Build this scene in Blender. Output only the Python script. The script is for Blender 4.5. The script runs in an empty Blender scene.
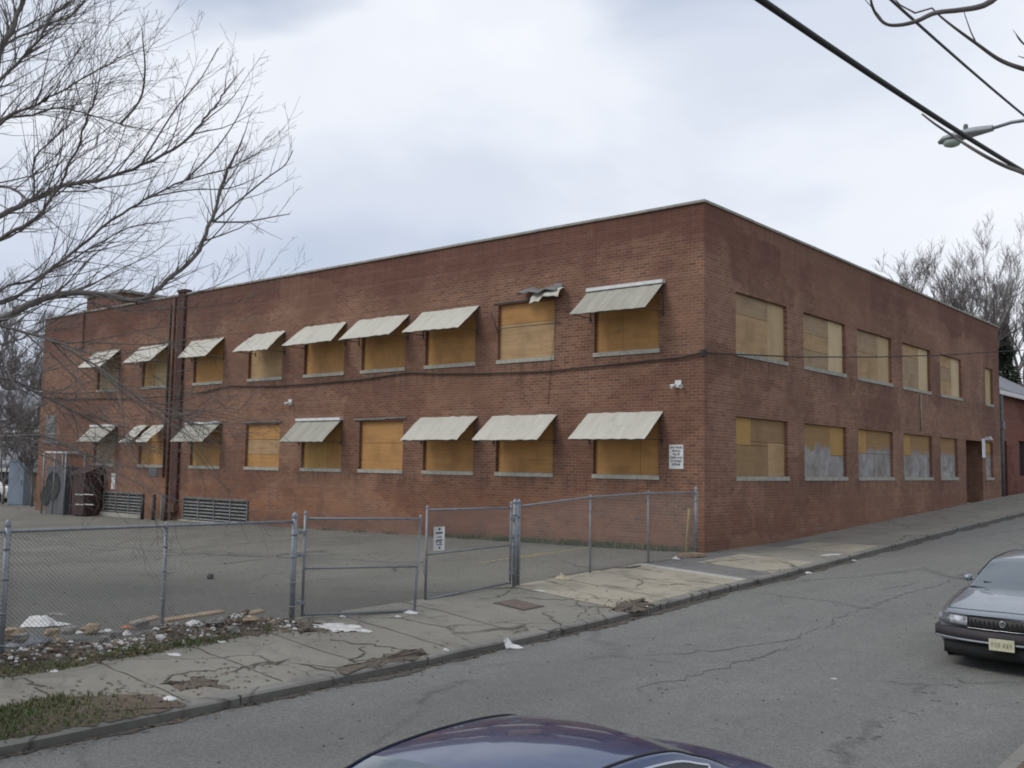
import bpy, math, random
import numpy as np
from mathutils import Vector, Matrix

SC = bpy.context.scene
COL = SC.collection
R = math.radians
rng = random.Random(11)

# ------------------------------------------------------------------ helpers
def lerp(a, b, t): return a + (b - a) * t
def V(*a): return Vector(a)

class MB:
    def __init__(s): s.v = []; s.f = []; s.m = []; s.uv = []; s.sm = []
    def add(s, pts, faces, mat=0, uvs=None, smooth=False):
        b = len(s.v); s.v.extend([tuple(p) for p in pts])
        for k, f in enumerate(faces):
            s.f.append(tuple(b + i for i in f)); s.m.append(mat); s.sm.append(smooth)
            s.uv.append(uvs[k] if uvs else None)
    def quad(s, a, b, c, d, mat=0, uv=None):
        s.add([a, b, c, d], [(0, 1, 2, 3)], mat, [uv] if uv else None)
    def box(s, p0, p1, mat=0, M=None):
        x0, y0, z0 = [min(a, b) for a, b in zip(p0, p1)]; x1, y1, z1 = [max(a, b) for a, b in zip(p0, p1)]
        P = [V(x0,y0,z0),V(x1,y0,z0),V(x1,y1,z0),V(x0,y1,z0),V(x0,y0,z1),V(x1,y0,z1),V(x1,y1,z1),V(x0,y1,z1)]
        if M is not None: P = [M @ p for p in P]
        s.add(P, [(0,3,2,1),(4,5,6,7),(0,1,5,4),(1,2,6,5),(2,3,7,6),(3,0,4,7)], mat)
    def prism(s, poly, d, mat=0):
        """poly: list of 3D points (planar), extruded by vector d"""
        n = len(poly); a = [Vector(p) for p in poly]; b = [p + Vector(d) for p in a]
        s.add(a + b, [tuple(range(n-1, -1, -1)), tuple(range(n, 2*n))] + [(i, (i+1) % n, n + (i+1) % n, n + i) for i in range(n)], mat)
    def tube(s, pts, rad, sides=6, mat=0, cap=True, smooth=True):
        pts = [Vector(p) for p in pts]
        if not hasattr(rad, '__len__'): rad = [rad] * len(pts)
        n = len(pts)
        if n < 2: return
        t0 = (pts[1] - pts[0]); t0 = t0.normalized() if t0.length > 1e-9 else V(0,0,1)
        up = V(0,0,1) if abs(t0.z) < .9 else V(1,0,0)
        nx = t0.cross(up).normalized()
        vs = []
        for i in range(n):
            t = pts[min(i+1, n-1)] - pts[max(i-1, 0)]
            if t.length < 1e-9: t = t0
            t = t.normalized()
            nx = (nx - t * nx.dot(t))
            nx = nx.normalized() if nx.length > 1e-6 else t.orthogonal().normalized()
            ny = t.cross(nx)
            for k in range(sides):
                a = 2 * math.pi * k / sides
                vs.append(pts[i] + (nx * math.cos(a) + ny * math.sin(a)) * rad[i])
        fs = []
        for i in range(n - 1):
            for k in range(sides):
                k2 = (k + 1) % sides
                fs.append((i*sides + k, i*sides + k2, (i+1)*sides + k2, (i+1)*sides + k))
        if cap:
            fs.append(tuple(range(sides - 1, -1, -1))); fs.append(tuple((n-1)*sides + k for k in range(sides)))
        s.add(vs, fs, mat, None, smooth)
    def grid(s, P, mat=0, smooth=True, flip=False):
        """P[i][j] points"""
        n = len(P); m = len(P[0]); fs = []
        for i in range(n - 1):
            for j in range(m - 1):
                q = (i*m + j, (i+1)*m + j, (i+1)*m + j + 1, i*m + j + 1)
                fs.append(q[::-1] if flip else q)
        s.add([p for r in P for p in r], fs, mat, None, smooth)
    def lathe(s, prof, o=(0,0,0), axis=(0,0,1), seg=20, mat=0, smooth=True):
        ax = Vector(axis).normalized(); a = ax.orthogonal().normalized(); b = ax.cross(a); o = Vector(o)
        P = [[o + ax * h + (a * math.cos(2*math.pi*k/seg) + b * math.sin(2*math.pi*k/seg)) * r for k in range(seg + 1)] for r, h in prof]
        s.grid(P, mat, smooth, flip=True)
    def blob(s, c, r, mat=0, seg=7, rings=5, jit=.25, rnd=None, smooth=False, M=None):
        rnd = rnd or rng; c = Vector(c); P = []
        top = c + V(0, 0, r[2]); bot = c - V(0, 0, r[2]); vs = [bot]
        for i in range(1, rings):
            th = math.pi * i / rings
            for k in range(seg):
                ph = 2 * math.pi * k / seg; j = 1 + rnd.uniform(-jit, jit)
                vs.append(c + V(r[0]*math.sin(th)*math.cos(ph)*j, r[1]*math.sin(th)*math.sin(ph)*j, -r[2]*math.cos(th)*(1 + rnd.uniform(-jit, jit)*.5)))
        vs.append(top); fs = []
        for k in range(seg): fs.append((0, 1 + (k+1) % seg, 1 + k))
        for i in range(rings - 2):
            for k in range(seg):
                a = 1 + i*seg + k; b = 1 + i*seg + (k+1) % seg
                fs.append((a, b, b + seg, a + seg))
        l = 1 + (rings-2)*seg
        for k in range(seg): fs.append((l + k, l + (k+1) % seg, len(vs) - 1))
        s.add(vs, fs, mat, None, smooth)
    def weld(s):
        key = {}; mp = []; nv = []
        for p in s.v:
            k = (round(p[0], 4), round(p[1], 4), round(p[2], 4))
            if k not in key: key[k] = len(nv); nv.append(p)
            mp.append(key[k])
        F_, M_, U_, S_ = [], [], [], []
        for f, m, u, sm in zip(s.f, s.m, s.uv, s.sm):
            g = []
            for i in f:
                if mp[i] not in g: g.append(mp[i])
            if len(g) > 2: F_.append(tuple(g)); M_.append(m); U_.append(None); S_.append(sm)
        s.v, s.f, s.m, s.uv, s.sm = nv, F_, M_, U_, S_; return s
    def build(s, name, mats, parent=None, world=True):
        me = bpy.data.meshes.new(name)
        off = Vector(parent.location) if (parent is not None and world) else V(0,0,0)
        if parent is not None and world and parent.parent is not None: off = off + Vector(parent.parent.location)
        vs = [(p[0]-off.x, p[1]-off.y, p[2]-off.z) for p in s.v] if off.length > 0 else s.v
        me.from_pydata(vs, [], s.f)
        if not isinstance(mats, (list, tuple)): mats = [mats]
        for m in mats: me.materials.append(m)
        me.polygons.foreach_set('material_index', s.m)
        me.polygons.foreach_set('use_smooth', s.sm)
        if any(u is not None for u in s.uv):
            ul = me.uv_layers.new(name='UVMap')
            arr = []
            for f, u in zip(s.f, s.uv):
                for i in range(len(f)): arr.extend(u[i] if u else (0.0, 0.0))
            ul.data.foreach_set('uv', arr)
        me.update()
        o = bpy.data.objects.new(name, me); COL.objects.link(o)
        if parent is not None: o.parent = parent
        return o

def tag(o, label=None, cat=None, group=None, kind=None):
    if label: o['label'] = label
    if cat: o['category'] = cat
    if group: o['group'] = group
    if kind: o['kind'] = kind
    return o
def empty(name, loc=(0,0,0), rz=0):
    o = bpy.data.objects.new(name, None); COL.objects.link(o); o.location = loc; o.rotation_euler = (0, 0, rz)
    o.empty_display_size = .2
    return o
def copy_tree(o, parent=None):
    c = o.copy(); COL.objects.link(c)
    if parent is not None: c.parent = parent
    for ch in [x for x in bpy.data.objects if x.parent == o]: copy_tree(ch, c)
    return c

# ------------------------------------------------------------------ camera
F = 991.92
CAM = V(12.55074, -22.47671, 2.30112)
pitch, roll, yaw = .08229, .01567, .7013
fw = V(-math.sin(yaw)*math.cos(pitch), math.cos(yaw)*math.cos(pitch), math.sin(pitch))
r0 = V(math.cos(yaw), math.sin(yaw), 0); u0 = r0.cross(fw)
rt = r0*math.cos(roll) + u0*math.sin(roll); up = -r0*math.sin(roll) + u0*math.cos(roll)
cd = bpy.data.cameras.new('camera'); cam = bpy.data.objects.new('camera', cd); COL.objects.link(cam)
cd.sensor_width = 36; cd.lens = F / 1024 * 36; cd.clip_start = .05; cd.clip_end = 5000
cam.matrix_world = Matrix(((rt.x, up.x, -fw.x, CAM.x), (rt.y, up.y, -fw.y, CAM.y), (rt.z, up.z, -fw.z, CAM.z), (0,0,0,1)))
SC.camera = cam
def ray(x, y): return rt*((x-512)/F) + up*((384-y)/F) + fw
def dep(x, y, t): return CAM + ray(x, y) * t
def on_x(x, y, X): d = ray(x, y); return CAM + d*((X-CAM.x)/d.x)
def on_y(x, y, Y): d = ray(x, y); return CAM + d*((Y-CAM.y)/d.y)

# ------------------------------------------------------------------ terrain profiles
def prof(tab):
    xs = [a for a, b in tab]; ys = [b for a, b in tab]
    def f(y):
        return float(sum(np.interp(y + d, xs, ys) for d in (-1., -.5, 0, .5, 1.)) / 5)
    return f
zf = prof([(-80,-.3),(-18,-.16),(-12.7,-.09),(-7.5,-.02),(-5,.06),(-2.7,.12),(0,.19),(4.4,.25),(10.8,.51),(27.4,1.19),(60,2.4),(120,3.2)])
zk = prof([(-80,-.42),(-18,-.37),(-12,-.32),(-8.4,-.25),(-5,-.10),(-2.5,-.02),(0,.08),(3,.2),(11.5,.55),(20,.83),(28,1.13),(60,2.3),(120,3.1)])
KX = 2.8; KN = 9.95
def zwalk(x, y): return lerp(zf(y), zk(y), min(max(x/KX, 0), 1))
def zroad(x, y):
    s = (x - KX)/(KN - KX)
    return zk(y) - .115 - .06*s + .07*(1 - (2*s - 1)**2)
def zlot(x, y): return zf(y) + .013*max(min(x, 0), -32)
def znear(x, y): return zk(y) - .05 + .02*(x - KN)
def zg(x, y):
    if x < 0: return zlot(x, y)
    if x < KX: return zwalk(x, y)
    if x < KN: return zroad(x, y)
    return znear(x, y)
def gp(px, py, lift=0.0):
    """where the sight line through this pixel meets the ground"""
    d = ray(px, py); t = 8.0
    for _ in range(60):
        p = CAM + d*t
        t = (zg(p.x, p.y) - CAM.z) / d.z * .6 + t * .4
    p = CAM + d*t; p.z = zg(p.x, p.y) + lift
    return p

# ------------------------------------------------------------------ materials
def mat(name, base=(.5,.5,.5), rough=.8, metal=0.0, spec=.5, coat=0.0):
    m = bpy.data.materials.new(name); m.use_nodes = True
    b = m.node_tree.nodes['Principled BSDF']
    b.inputs['Base Color'].default_value = (*base, 1); b.inputs['Roughness'].default_value = rough
    b.inputs['Metallic'].default_value = metal; b.inputs['Specular IOR Level'].default_value = spec
    b.inputs['Coat Weight'].default_value = coat; b.inputs['Coat Roughness'].default_value = .04
    return m
class N:
    """tiny node builder"""
    def __init__(s, m): s.t = m.node_tree; s.b = s.t.nodes['Principled BSDF']
    def n(s, ty, **k):
        x = s.t.nodes.new(ty)
        for a, v in k.items():
            if a.startswith('i_'): x.inputs[a[2:].replace('_', ' ')].default_value = v
            else: setattr(x, a, v)
        return x
    def l(s, a, b): s.t.links.new(a, b)
    def pos(s, scale=(1,1,1), rot=(0,0,0)):
        g = s.n('ShaderNodeNewGeometry'); mp = s.n('ShaderNodeMapping'); mp.inputs['Scale'].default_value = scale; mp.inputs['Rotation'].default_value = rot
        s.l(g.outputs['Position'], mp.inputs['Vector']); return mp.outputs[0]
    def obj(s, scale=(1,1,1)):
        g = s.n('ShaderNodeTexCoord'); mp = s.n('ShaderNodeMapping'); mp.inputs['Scale'].default_value = scale
        s.l(g.outputs['Object'], mp.inputs['Vector']); return mp.outputs[0]
    def noise(s, vec, scale, detail=4, rough=.55, dist=0.):
        x = s.n('ShaderNodeTexNoise'); x.inputs['Scale'].default_value = scale; x.inputs['Detail'].default_value = detail
        x.inputs['Roughness'].default_value = rough; x.inputs['Distortion'].default_value = dist
        s.l(vec, x.inputs['Vector']); return x.outputs['Fac']
    def ramp(s, fac, stops):
        x = s.n('ShaderNodeValToRGB'); e = x.color_ramp.elements
        while len(e) < len(stops): e.new(.5)
        for k, (p, c) in enumerate(stops):
            e[k].position = p; e[k].color = (*c, 1) if hasattr(c, '__len__') else (c, c, c, 1)
        s.l(fac, x.inputs[0]); return x.outputs[0]
    def mix(s, fac, a, b, mode='MIX'):
        x = s.n('ShaderNodeMix', data_type='RGBA', blend_type=mode)
        for v, i in ((fac, 0), (a, 6), (b, 7)):
            if hasattr(v, 'is_linked') or hasattr(v, 'links'): s.l(v, x.inputs[i])
            elif i == 0: x.inputs[0].default_value = v
            else: x.inputs[i].default_value = (*v, 1)
        return x.outputs[2]
    def math(s, op, a, b=0.0):
        x = s.n('ShaderNodeMath', operation=op)
        for k, v in enumerate((a, b)):
            if hasattr(v, 'links'): s.l(v, x.inputs[k])
            else: x.inputs[k].default_value = v
        return x.outputs[0]
    def voro(s, vec, scale, feature='F1'):
        x = s.n('ShaderNodeTexVoronoi', feature=feature); x.inputs['Scale'].default_value = scale; s.l(vec, x.inputs['Vector']); return x.outputs['Distance']
    def warp(s, vec, scale, amt):
        x = s.n('ShaderNodeTexNoise'); x.inputs['Scale'].default_value = scale; x.inputs['Detail'].default_value = 4; s.l(vec, x.inputs['Vector'])
        m1 = s.n('ShaderNodeVectorMath', operation='SCALE'); m1.inputs['Scale'].default_value = amt; s.l(x.outputs['Color'], m1.inputs[0])
        a = s.n('ShaderNodeVectorMath', operation='ADD'); s.l(vec, a.inputs[0]); s.l(m1.outputs[0], a.inputs[1]); return a.outputs[0]
    def out(s, col, rough=None): s.l(col, s.b.inputs['Base Color'])
    def bump(s, h, strength=.3, dist=.01):
        x = s.n('ShaderNodeBump'); x.inputs['Strength'].default_value = strength; x.inputs['Distance'].default_value = dist
        s.l(h, x.inputs['Height']); s.l(x.outputs[0], s.b.inputs['Normal'])

def simple_noise(name, c1, c2, scale=3., rough=.8, metal=0., spec=.4, lo=.35, hi=.65, detail=5, bump=0., coords='pos', stretch=(1,1,1)):
    m = mat(name, c1, rough, metal, spec); n = N(m)
    v = n.pos(stretch) if coords == 'pos' else n.obj(stretch)
    f = n.noise(v, scale, detail, .6)
    n.out(n.ramp(f, [(lo, c1), (hi, c2)]))
    if bump: n.bump(f, bump, .02)
    return m

# --- brick
def brick_mat(name, c1, c2, mortar, cbase=None, ctop=None):
    m = mat(name, c1, .88, 0, .25); n = N(m)
    uv = n.n('ShaderNodeUVMap').outputs[0]
    b = n.n('ShaderNodeTexBrick'); b.offset = .5; b.squash = 1
    for k, v in (('Scale', 1.0), ('Mortar Size', .009), ('Mortar Smooth', .35), ('Bias', -.1), ('Brick Width', .232), ('Row Height', .0815)): b.inputs[k].default_value = v
    b.inputs['Color1'].default_value = (*c1, 1); b.inputs['Color2'].default_value = (*c2, 1); b.inputs['Mortar'].default_value = (*mortar, 1)
    n.l(uv, b.inputs['Vector'])
    # second brick layer picks odd clinker bricks
    b2 = n.n('ShaderNodeTexBrick'); b2.offset = .5
    for k, v in (('Scale', 1.0), ('Mortar Size', .0), ('Bias', -.55), ('Brick Width', .232), ('Row Height', .0815)): b2.inputs[k].default_value = v
    b2.inputs['Color1'].default_value = (0,0,0,1); b2.inputs['Color2'].default_value = (1,1,1,1)
    mp = n.n('ShaderNodeMapping'); mp.inputs['Location'].default_value = (7*.232, 12*.0815, 0); n.l(uv, mp.inputs[0]); n.l(mp.outputs[0], b2.inputs['Vector'])
    col = n.mix(n.math('MULTIPLY', b2.outputs['Color'], .6), b.outputs['Color'], (.075,.045,.045))
    big = n.noise(uv, .55, 6, .62, .4); mid = n.noise(uv, 2.6, 5, .6)
    col = n.mix(n.math('MULTIPLY', n.ramp(big, [(.40, 0.), (.62, 1.)]), .55), col, (.125,.060,.043))
    col = n.mix(n.math('MULTIPLY', n.ramp(mid, [(.5, 0.), (.75, 1.)]), .22), col, (.31,.205,.15))
    sep = n.n('ShaderNodeSeparateXYZ'); n.l(uv, sep.inputs[0])
    z = n.math('ADD', sep.outputs['Y'], n.math('MULTIPLY', n.math('SUBTRACT', big, .5), 2.4))
    if cbase:
        f = n.ramp(n.math('MULTIPLY', z, .1), [(.10, 1.), (.20, 0.)])
        pat = n.ramp(n.noise(uv, 1.3, 5, .6, .6), [(.36, 0.), (.6, 1.)])
        col = n.mix(n.math('MULTIPLY', n.math('MULTIPLY', f, pat), .5), col, cbase)
        f2 = n.ramp(n.math('MULTIPLY', z, .1), [(.02, 1.), (.07, 0.)])
        col = n.mix(n.math('MULTIPLY', f2, .4), col, (.10,.055,.042))
    if ctop:
        f = n.ramp(n.math('MULTIPLY', z, .1), [(.76, 0.), (.85, 1.)])
        col = n.mix(n.math('MULTIPLY', f, .6), col, ctop)
    # every sixth course is headers: a slightly paler line
    cm = n.math('MODULO', sep.outputs['Y'], .0815*6)
    ln = n.math('LESS_THAN', cm, .0815)
    col = n.mix(n.math('MULTIPLY', ln, .10), col, (.34,.22,.18))
    # pale washed streaks running down
    st = n.n('ShaderNodeMapping'); st.inputs['Scale'].default_value = (3.2, .16, 1); n.l(uv, st.inputs[0])
    sf = n.ramp(n.noise(st.outputs[0], 1.0, 5, .65), [(.58, 0.), (.8, 1.)])
    col = n.mix(n.math('MULTIPLY', sf, .16), col, (.32,.24,.20))
    # repairs: squarish areas relaid in a slightly different brick
    vm = n.n('ShaderNodeMapping'); vm.inputs['Scale'].default_value = (.28, .55, 1); n.l(n.warp(uv, 1.5, .5), vm.inputs[0])
    vo = n.n('ShaderNodeTexVoronoi', distance='CHEBYCHEV'); vo.inputs['Scale'].default_value = 1.0; n.l(vm.outputs[0], vo.inputs['Vector'])
    vs_ = n.n('ShaderNodeSeparateXYZ'); n.l(vo.outputs['Color'], vs_.inputs[0])
    col = n.mix(n.math('MULTIPLY', n.ramp(vs_.outputs['X'], [(.55, 0.), (.62, 1.)]), .32), col, (.115,.048,.034))
    col = n.mix(n.math('MULTIPLY', n.ramp(vs_.outputs['Y'], [(.70, 0.), (.74, 1.)]), .16), col, (.34,.20,.13))
    # grime that has run down from the sills and the coping
    rm = n.n('ShaderNodeMapping'); rm.inputs['Scale'].default_value = (5.5, .22, 1); n.l(uv, rm.inputs[0])
    run = n.ramp(n.noise(rm.outputs[0], 1.0, 4, .6), [(.46, 0.), (.66, 1.)])
    zz = n.math('MULTIPLY', sep.outputs['Y'], .1)
    bands = n.ramp(zz, [(.145, 0.), (.195, 1.), (.203, 1.), (.2035, 0.), (.46, 0.), (.53, 1.), (.539, 1.), (.5395, 0.), (.80, 0.), (.92, .8)])
    col = n.mix(n.math('MULTIPLY', n.math('MULTIPLY', run, bands), .5), col, (.06,.042,.036))
    n.out(col); n.bump(n.math('SUBTRACT', 1.0, b.outputs['Fac']), .5, .006)
    return m
M_brick = brick_mat('brick', (.26,.126,.074), (.145,.068,.044), (.315,.235,.18), (.30,.14,.068), (.122,.050,.037))
M_brickR = brick_mat('brick_street', (.29,.147,.09), (.19,.095,.062), (.33,.24,.185), (.21,.085,.054), (.155,.066,.047))
M_redwall = brick_mat('red_painted_brick', (.21,.05,.042), (.16,.04,.034), (.16,.05,.042))

# --- stone / concrete
M_sill = simple_noise('limestone_sill', (.40,.39,.33), (.28,.275,.24), 6, .85)
M_coping = simple_noise('coping_concrete', (.38,.36,.315), (.26,.25,.22), 4, .9)
M_roof = simple_noise('roof_tar', (.06,.06,.06), (.1,.1,.1), 2, .9)

def concrete_mat(name, c1, c2, crack=.012, cracks=True, cscale=.42):
    m = mat(name, c1, .92, 0, .25); n = N(m); p = n.pos()
    big = n.noise(p, .9, 6, .65, .3); fine = n.noise(p, 26, 4, .7); sp = n.noise(p, 90, 2, .7)
    col = n.ramp(big, [(.3, c1), (.7, c2)])
    col = n.mix(n.math('MULTIPLY', n.ramp(fine, [(.35, 1.), (.65, 0.)]), .3), col, tuple(x*.55 for x in c1))
    col = n.mix(n.math('MULTIPLY', n.ramp(sp, [(.5, 0.), (.7, 1.)]), .25), col, tuple(min(1, x*1.5) for x in c2))
    stn = n.ramp(n.noise(p, 1.7, 7, .7, .8), [(.52, 0.), (.72, 1.)])
    col = n.mix(n.math('MULTIPLY', stn, .5), col, (.075,.066,.056))
    if cracks:
        w = n.warp(p, 1.1, .9)
        flat = n.n('ShaderNodeMapping'); flat.inputs['Scale'].default_value = (1,1,0); n.l(w, flat.inputs[0])
        e = n.voro(flat.outputs[0], cscale, 'DISTANCE_TO_EDGE')
        part = n.ramp(n.noise(p, .5, 3, .5), [(.42, 0.), (.55, 1.)])
        cr = n.math('MULTIPLY', n.ramp(e, [(0.0, 1.), (crack, 0.)]), part)
        col = n.mix(n.math('MULTIPLY', cr, .85), col, (.035,.03,.026))
    n.out(col); n.bump(fine, .25, .01)
    return m
M_walk = concrete_mat('sidewalk_concrete', (.27,.256,.215), (.20,.191,.162))
M_walk2 = concrete_mat('sidewalk_pale', (.39,.352,.275), (.29,.262,.208), .02)
M_walk3 = concrete_mat('sidewalk_asphalt_patch', (.155,.152,.145), (.2,.197,.187))
M_apron = concrete_mat('driveway_apron', (.25,.238,.20), (.192,.183,.157), .014, True, .55)
M_kerb = concrete_mat('kerb_stone', (.25,.24,.215), (.165,.16,.145), .03, True, .9)

def asphalt(name, c1, c2, crack_amt=.6, tint=None, cscale=.16, patch=.35, fence_dark=False):
    m = mat(name, c1, .93, 0, .3); n = N(m); p = n.pos()
    big = n.noise(p, .35, 6, .65, .5); mid = n.noise(p, 2.2, 5, .65); fine = n.noise(p, 30, 4, .85); sp = n.voro(p, 38)
    col = n.ramp(big, [(.32, c1), (.68, c2)])
    col = n.mix(n.math('MULTIPLY', n.ramp(mid, [(.45, 0.), (.7, 1.)]), patch), col, tuple(x*.66 for x in c1))
    lm = n.n('ShaderNodeMapping'); lm.inputs['Scale'].default_value = (1.3, .045, 1); n.l(n.warp(p, .3, .5), lm.inputs[0])
    lane = n.noise(lm.outputs[0], 1.0, 4, .55)
    col = n.mix(n.math('MULTIPLY', n.ramp(lane, [(.45, 0.), (.62, 1.)]), .0 if fence_dark else .30), col, tuple(x*.6 for x in c1))
    med = n.noise(p, 9, 4, .75)
    col = n.mix(n.math('MULTIPLY', n.ramp(med, [(.40, 1.), (.60, 0.)]), .32), col, tuple(x*.6 for x in c1))
    col = n.mix(n.math('MULTIPLY', n.ramp(fine, [(.42, 1.), (.58, 0.)]), .65), col, tuple(x*.45 for x in c1))
    col = n.mix(n.math('MULTIPLY', n.ramp(sp, [(.08, 1.), (.3, 0.)]), .45), col, tuple(min(1, x*1.9) for x in c2))
    w = n.warp(p, .6, 1.6)
    flat = n.n('ShaderNodeMapping'); flat.inputs['Scale'].default_value = (1,1,0); n.l(w, flat.inputs[0])
    e = n.voro(flat.outputs[0], cscale, 'DISTANCE_TO_EDGE')
    part = n.ramp(n.noise(p, .3, 4, .6), [(.46, 0.), (.56, 1.)])
    cr = n.math('MULTIPLY', n.ramp(e, [(0.0, 1.), (.016, 0.)]), part)
    col = n.mix(n.math('MULTIPLY', cr, crack_amt), col, (.022,.022,.021))
    if tint:
        t = n.ramp(n.noise(p, .22, 5, .6, .6), [(.48, 0.), (.66, 1.)])
        col = n.mix(n.math('MULTIPLY', t, .6), col, tint)
    if fence_dark:   # the asphalt darkens towards the fence and the near end
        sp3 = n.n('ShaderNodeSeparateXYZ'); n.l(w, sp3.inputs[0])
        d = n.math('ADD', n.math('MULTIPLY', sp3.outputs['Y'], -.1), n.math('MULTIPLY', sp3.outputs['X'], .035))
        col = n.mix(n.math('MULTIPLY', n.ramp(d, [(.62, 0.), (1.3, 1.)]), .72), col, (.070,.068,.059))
    n.out(col); n.bump(fine, .35, .008)
    return m
M_road = asphalt('road_asphalt', (.20,.197,.184), (.235,.231,.214), .35)
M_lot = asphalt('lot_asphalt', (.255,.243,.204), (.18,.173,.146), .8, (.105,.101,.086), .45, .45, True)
M_tar = simple_noise('tar_crack', (.075,.074,.07), (.15,.148,.14), 9, .9, lo=.3, hi=.7)
M_nearwalk = M_walk

M_soil = simple_noise('soil', (.085,.064,.047), (.14,.108,.08), 9, .97, lo=.3, hi=.7, detail=8, bump=.6)
M_leafdirt = simple_noise('leaf_dirt', (.06,.05,.04), (.165,.132,.10), 22, .97, lo=.3, hi=.7, detail=6, bump=.6)
M_gutter = simple_noise('gutter_grime', (.045,.041,.035), (.12,.105,.085), 14, .97, lo=.35, hi=.75, detail=6, bump=.4)
M_ground = simple_noise('ground_earth', (.09,.085,.06), (.06,.065,.04), 1.2, .97, detail=8)
M_grass = simple_noise('grass_blade', (.12,.115,.06), (.20,.165,.10), 4, .85)
M_weed = simple_noise('weed_green', (.075,.11,.035), (.12,.145,.055), 5, .85)
M_leaf = simple_noise('dead_leaf', (.10,.066,.045), (.17,.115,.075), 7, .9)
M_yline = simple_noise('faded_yellow', (.44,.35,.10), (.24,.21,.12), 9, .9)
M_wline = simple_noise('worn_white', (.42,.41,.37), (.32,.31,.28), 9, .9)

# --- boards
def ply(name, c1, c2, vertical=False, streak=.5, seed=0):
    m = mat(name, c1, .78, 0, .3); n = N(m)
    g = n.n('ShaderNodeNewGeometry'); mp = n.n('ShaderNodeMapping'); mp.inputs['Location'].default_value = (seed*3.1, seed*1.7, seed)
    mp.inputs['Scale'].default_value = (9, 9, .9) if vertical else (.55, .55, 9)
    n.l(g.outputs['Position'], mp.inputs[0])
    gr = n.noise(mp.outputs[0], 1.2, 6, .62, 1.2); p = n.pos(); bl = n.noise(p, 1.4, 5, .6)
    col = n.ramp(gr, [(.3, c1), (.7, c2)])
    col = n.mix(n.math('MULTIPLY', n.ramp(bl, [(.48, 0.), (.72, 1.)]), streak), col, tuple(x*.55 for x in c2))
    dr = n.n('ShaderNodeMapping'); dr.inputs['Scale'].default_value = (11, 11, .5); n.l(g.outputs['Position'], dr.inputs[0])
    col = n.mix(n.math('MULTIPLY', n.ramp(n.noise(dr.outputs[0], 1, 4, .6), [(.6, 0.), (.8, 1.)]), .35), col, (.12,.1,.075))
    n.out(col); return m
P_or = ply('plywood_orange', (.48,.262,.098), (.37,.195,.07))
P_brn = ply('plywood_brown', (.31,.195,.095), (.25,.155,.075), False, .4, 9)
P_orv = ply('plywood_orange_upright', (.47,.262,.095), (.36,.192,.068), True, .4, 2)
P_tan = ply('plywood_tan', (.46,.31,.165), (.35,.225,.115), False, .5, 3)
P_tanv = ply('plywood_tan_upright', (.50,.375,.22), (.42,.305,.165), True, .3, 4)
P_lite = ply('plywood_pale', (.60,.48,.30), (.50,.39,.225), True, .25, 5)
P_yel = ply('plywood_yellow', (.45,.275,.095), (.36,.21,.07), True, .3, 6)
P_gry = ply('plywood_weathered', (.39,.285,.17), (.28,.20,.12), False, .5, 7)
def wash_mat():
    m = mat('whitewashed_board', (.4,.38,.36), .85, 0, .2); n = N(m); p = n.pos()
    f = n.noise(p, 1.9, 6, .65, .5); f3 = n.noise(p, 5., 5, .7, .3)
    white = n.ramp(f, [(.30, (.17,.145,.12)), (.48, (.27,.26,.255)), (.7, (.40,.40,.41))])
    mp = n.n('ShaderNodeMapping'); mp.inputs['Scale'].default_value = (.55,.55,9); g = n.n('ShaderNodeNewGeometry'); n.l(g.outputs['Position'], mp.inputs[0])
    wood = n.ramp(n.noise(mp.outputs[0], 1.2, 6, .62, 1.2), [(.3, (.33,.205,.095)), (.7, (.26,.16,.075))])
    sp = n.n('ShaderNodeSeparateXYZ'); n.l(g.outputs['Position'], sp.inputs[0])
    h = n.math('ADD', sp.outputs['Z'], n.math('ADD', n.math('MULTIPLY', n.math('SUBTRACT', f, .5), 1.1), n.math('MULTIPLY', n.math('SUBTRACT', f3, .5), .35)))
    k = n.ramp(n.math('MULTIPLY', h, .1), [(.300, 1.), (.312, 0.)])
    n.out(n.mix(n.math('MULTIPLY', k, .92), wood, white)); return m
P_wash = wash_mat()

# --- metal etc.
def awn_mat(name, c1, c2):
    m = mat(name, c1, .65, 0, .35); n = N(m); p = n.pos()
    mp = n.n('ShaderNodeMapping'); mp.inputs['Scale'].default_value = (5, .7, .7); n.l(p, mp.inputs[0])
    f = n.noise(mp.outputs[0], 1.3, 6, .65, .4); col = n.ramp(f, [(.32, c1), (.7, c2)])
    g = n.ramp(n.noise(p, 2.2, 5, .7), [(.55, 0.), (.75, 1.)])
    col = n.mix(n.math('MULTIPLY', g, .4), col, tuple(x*.5 for x in c2))
    n.out(col); return m
M_awn = awn_mat('awning_cream', (.53,.515,.445), (.44,.425,.365))
M_awn2 = awn_mat('awning_dirty', (.38,.37,.31), (.27,.265,.22))
M_awnw = simple_noise('awning_white', (.74,.74,.74), (.6,.6,.59), 5, .5)
M_iron = simple_noise('dark_iron', (.055,.05,.05), (.09,.075,.065), 12, .7)
M_galv = simple_noise('galvanised_steel', (.25,.265,.285), (.19,.205,.225), 10, .5, .5, .5)
M_wire = simple_noise('chain_wire', (.25,.26,.265), (.19,.195,.20), 10, .6, .4)
M_rust = simple_noise('rust_brown', (.115,.085,.072), (.15,.115,.098), 8, .9)
M_brown = simple_noise('brown_duct', (.055,.026,.022), (.085,.04,.032), 3, .8)
M_pipe = simple_noise('old_pipe', (.16,.09,.06), (.11,.06,.045), 5, .8)
M_louv = simple_noise('grey_louvre', (.22,.22,.215), (.13,.13,.127), 3, .7)
M_dark = mat('dark_void', (.02,.019,.018), .9)
M_white = simple_noise('white_paint', (.72,.72,.71), (.6,.6,.59), 8, .6)
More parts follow.
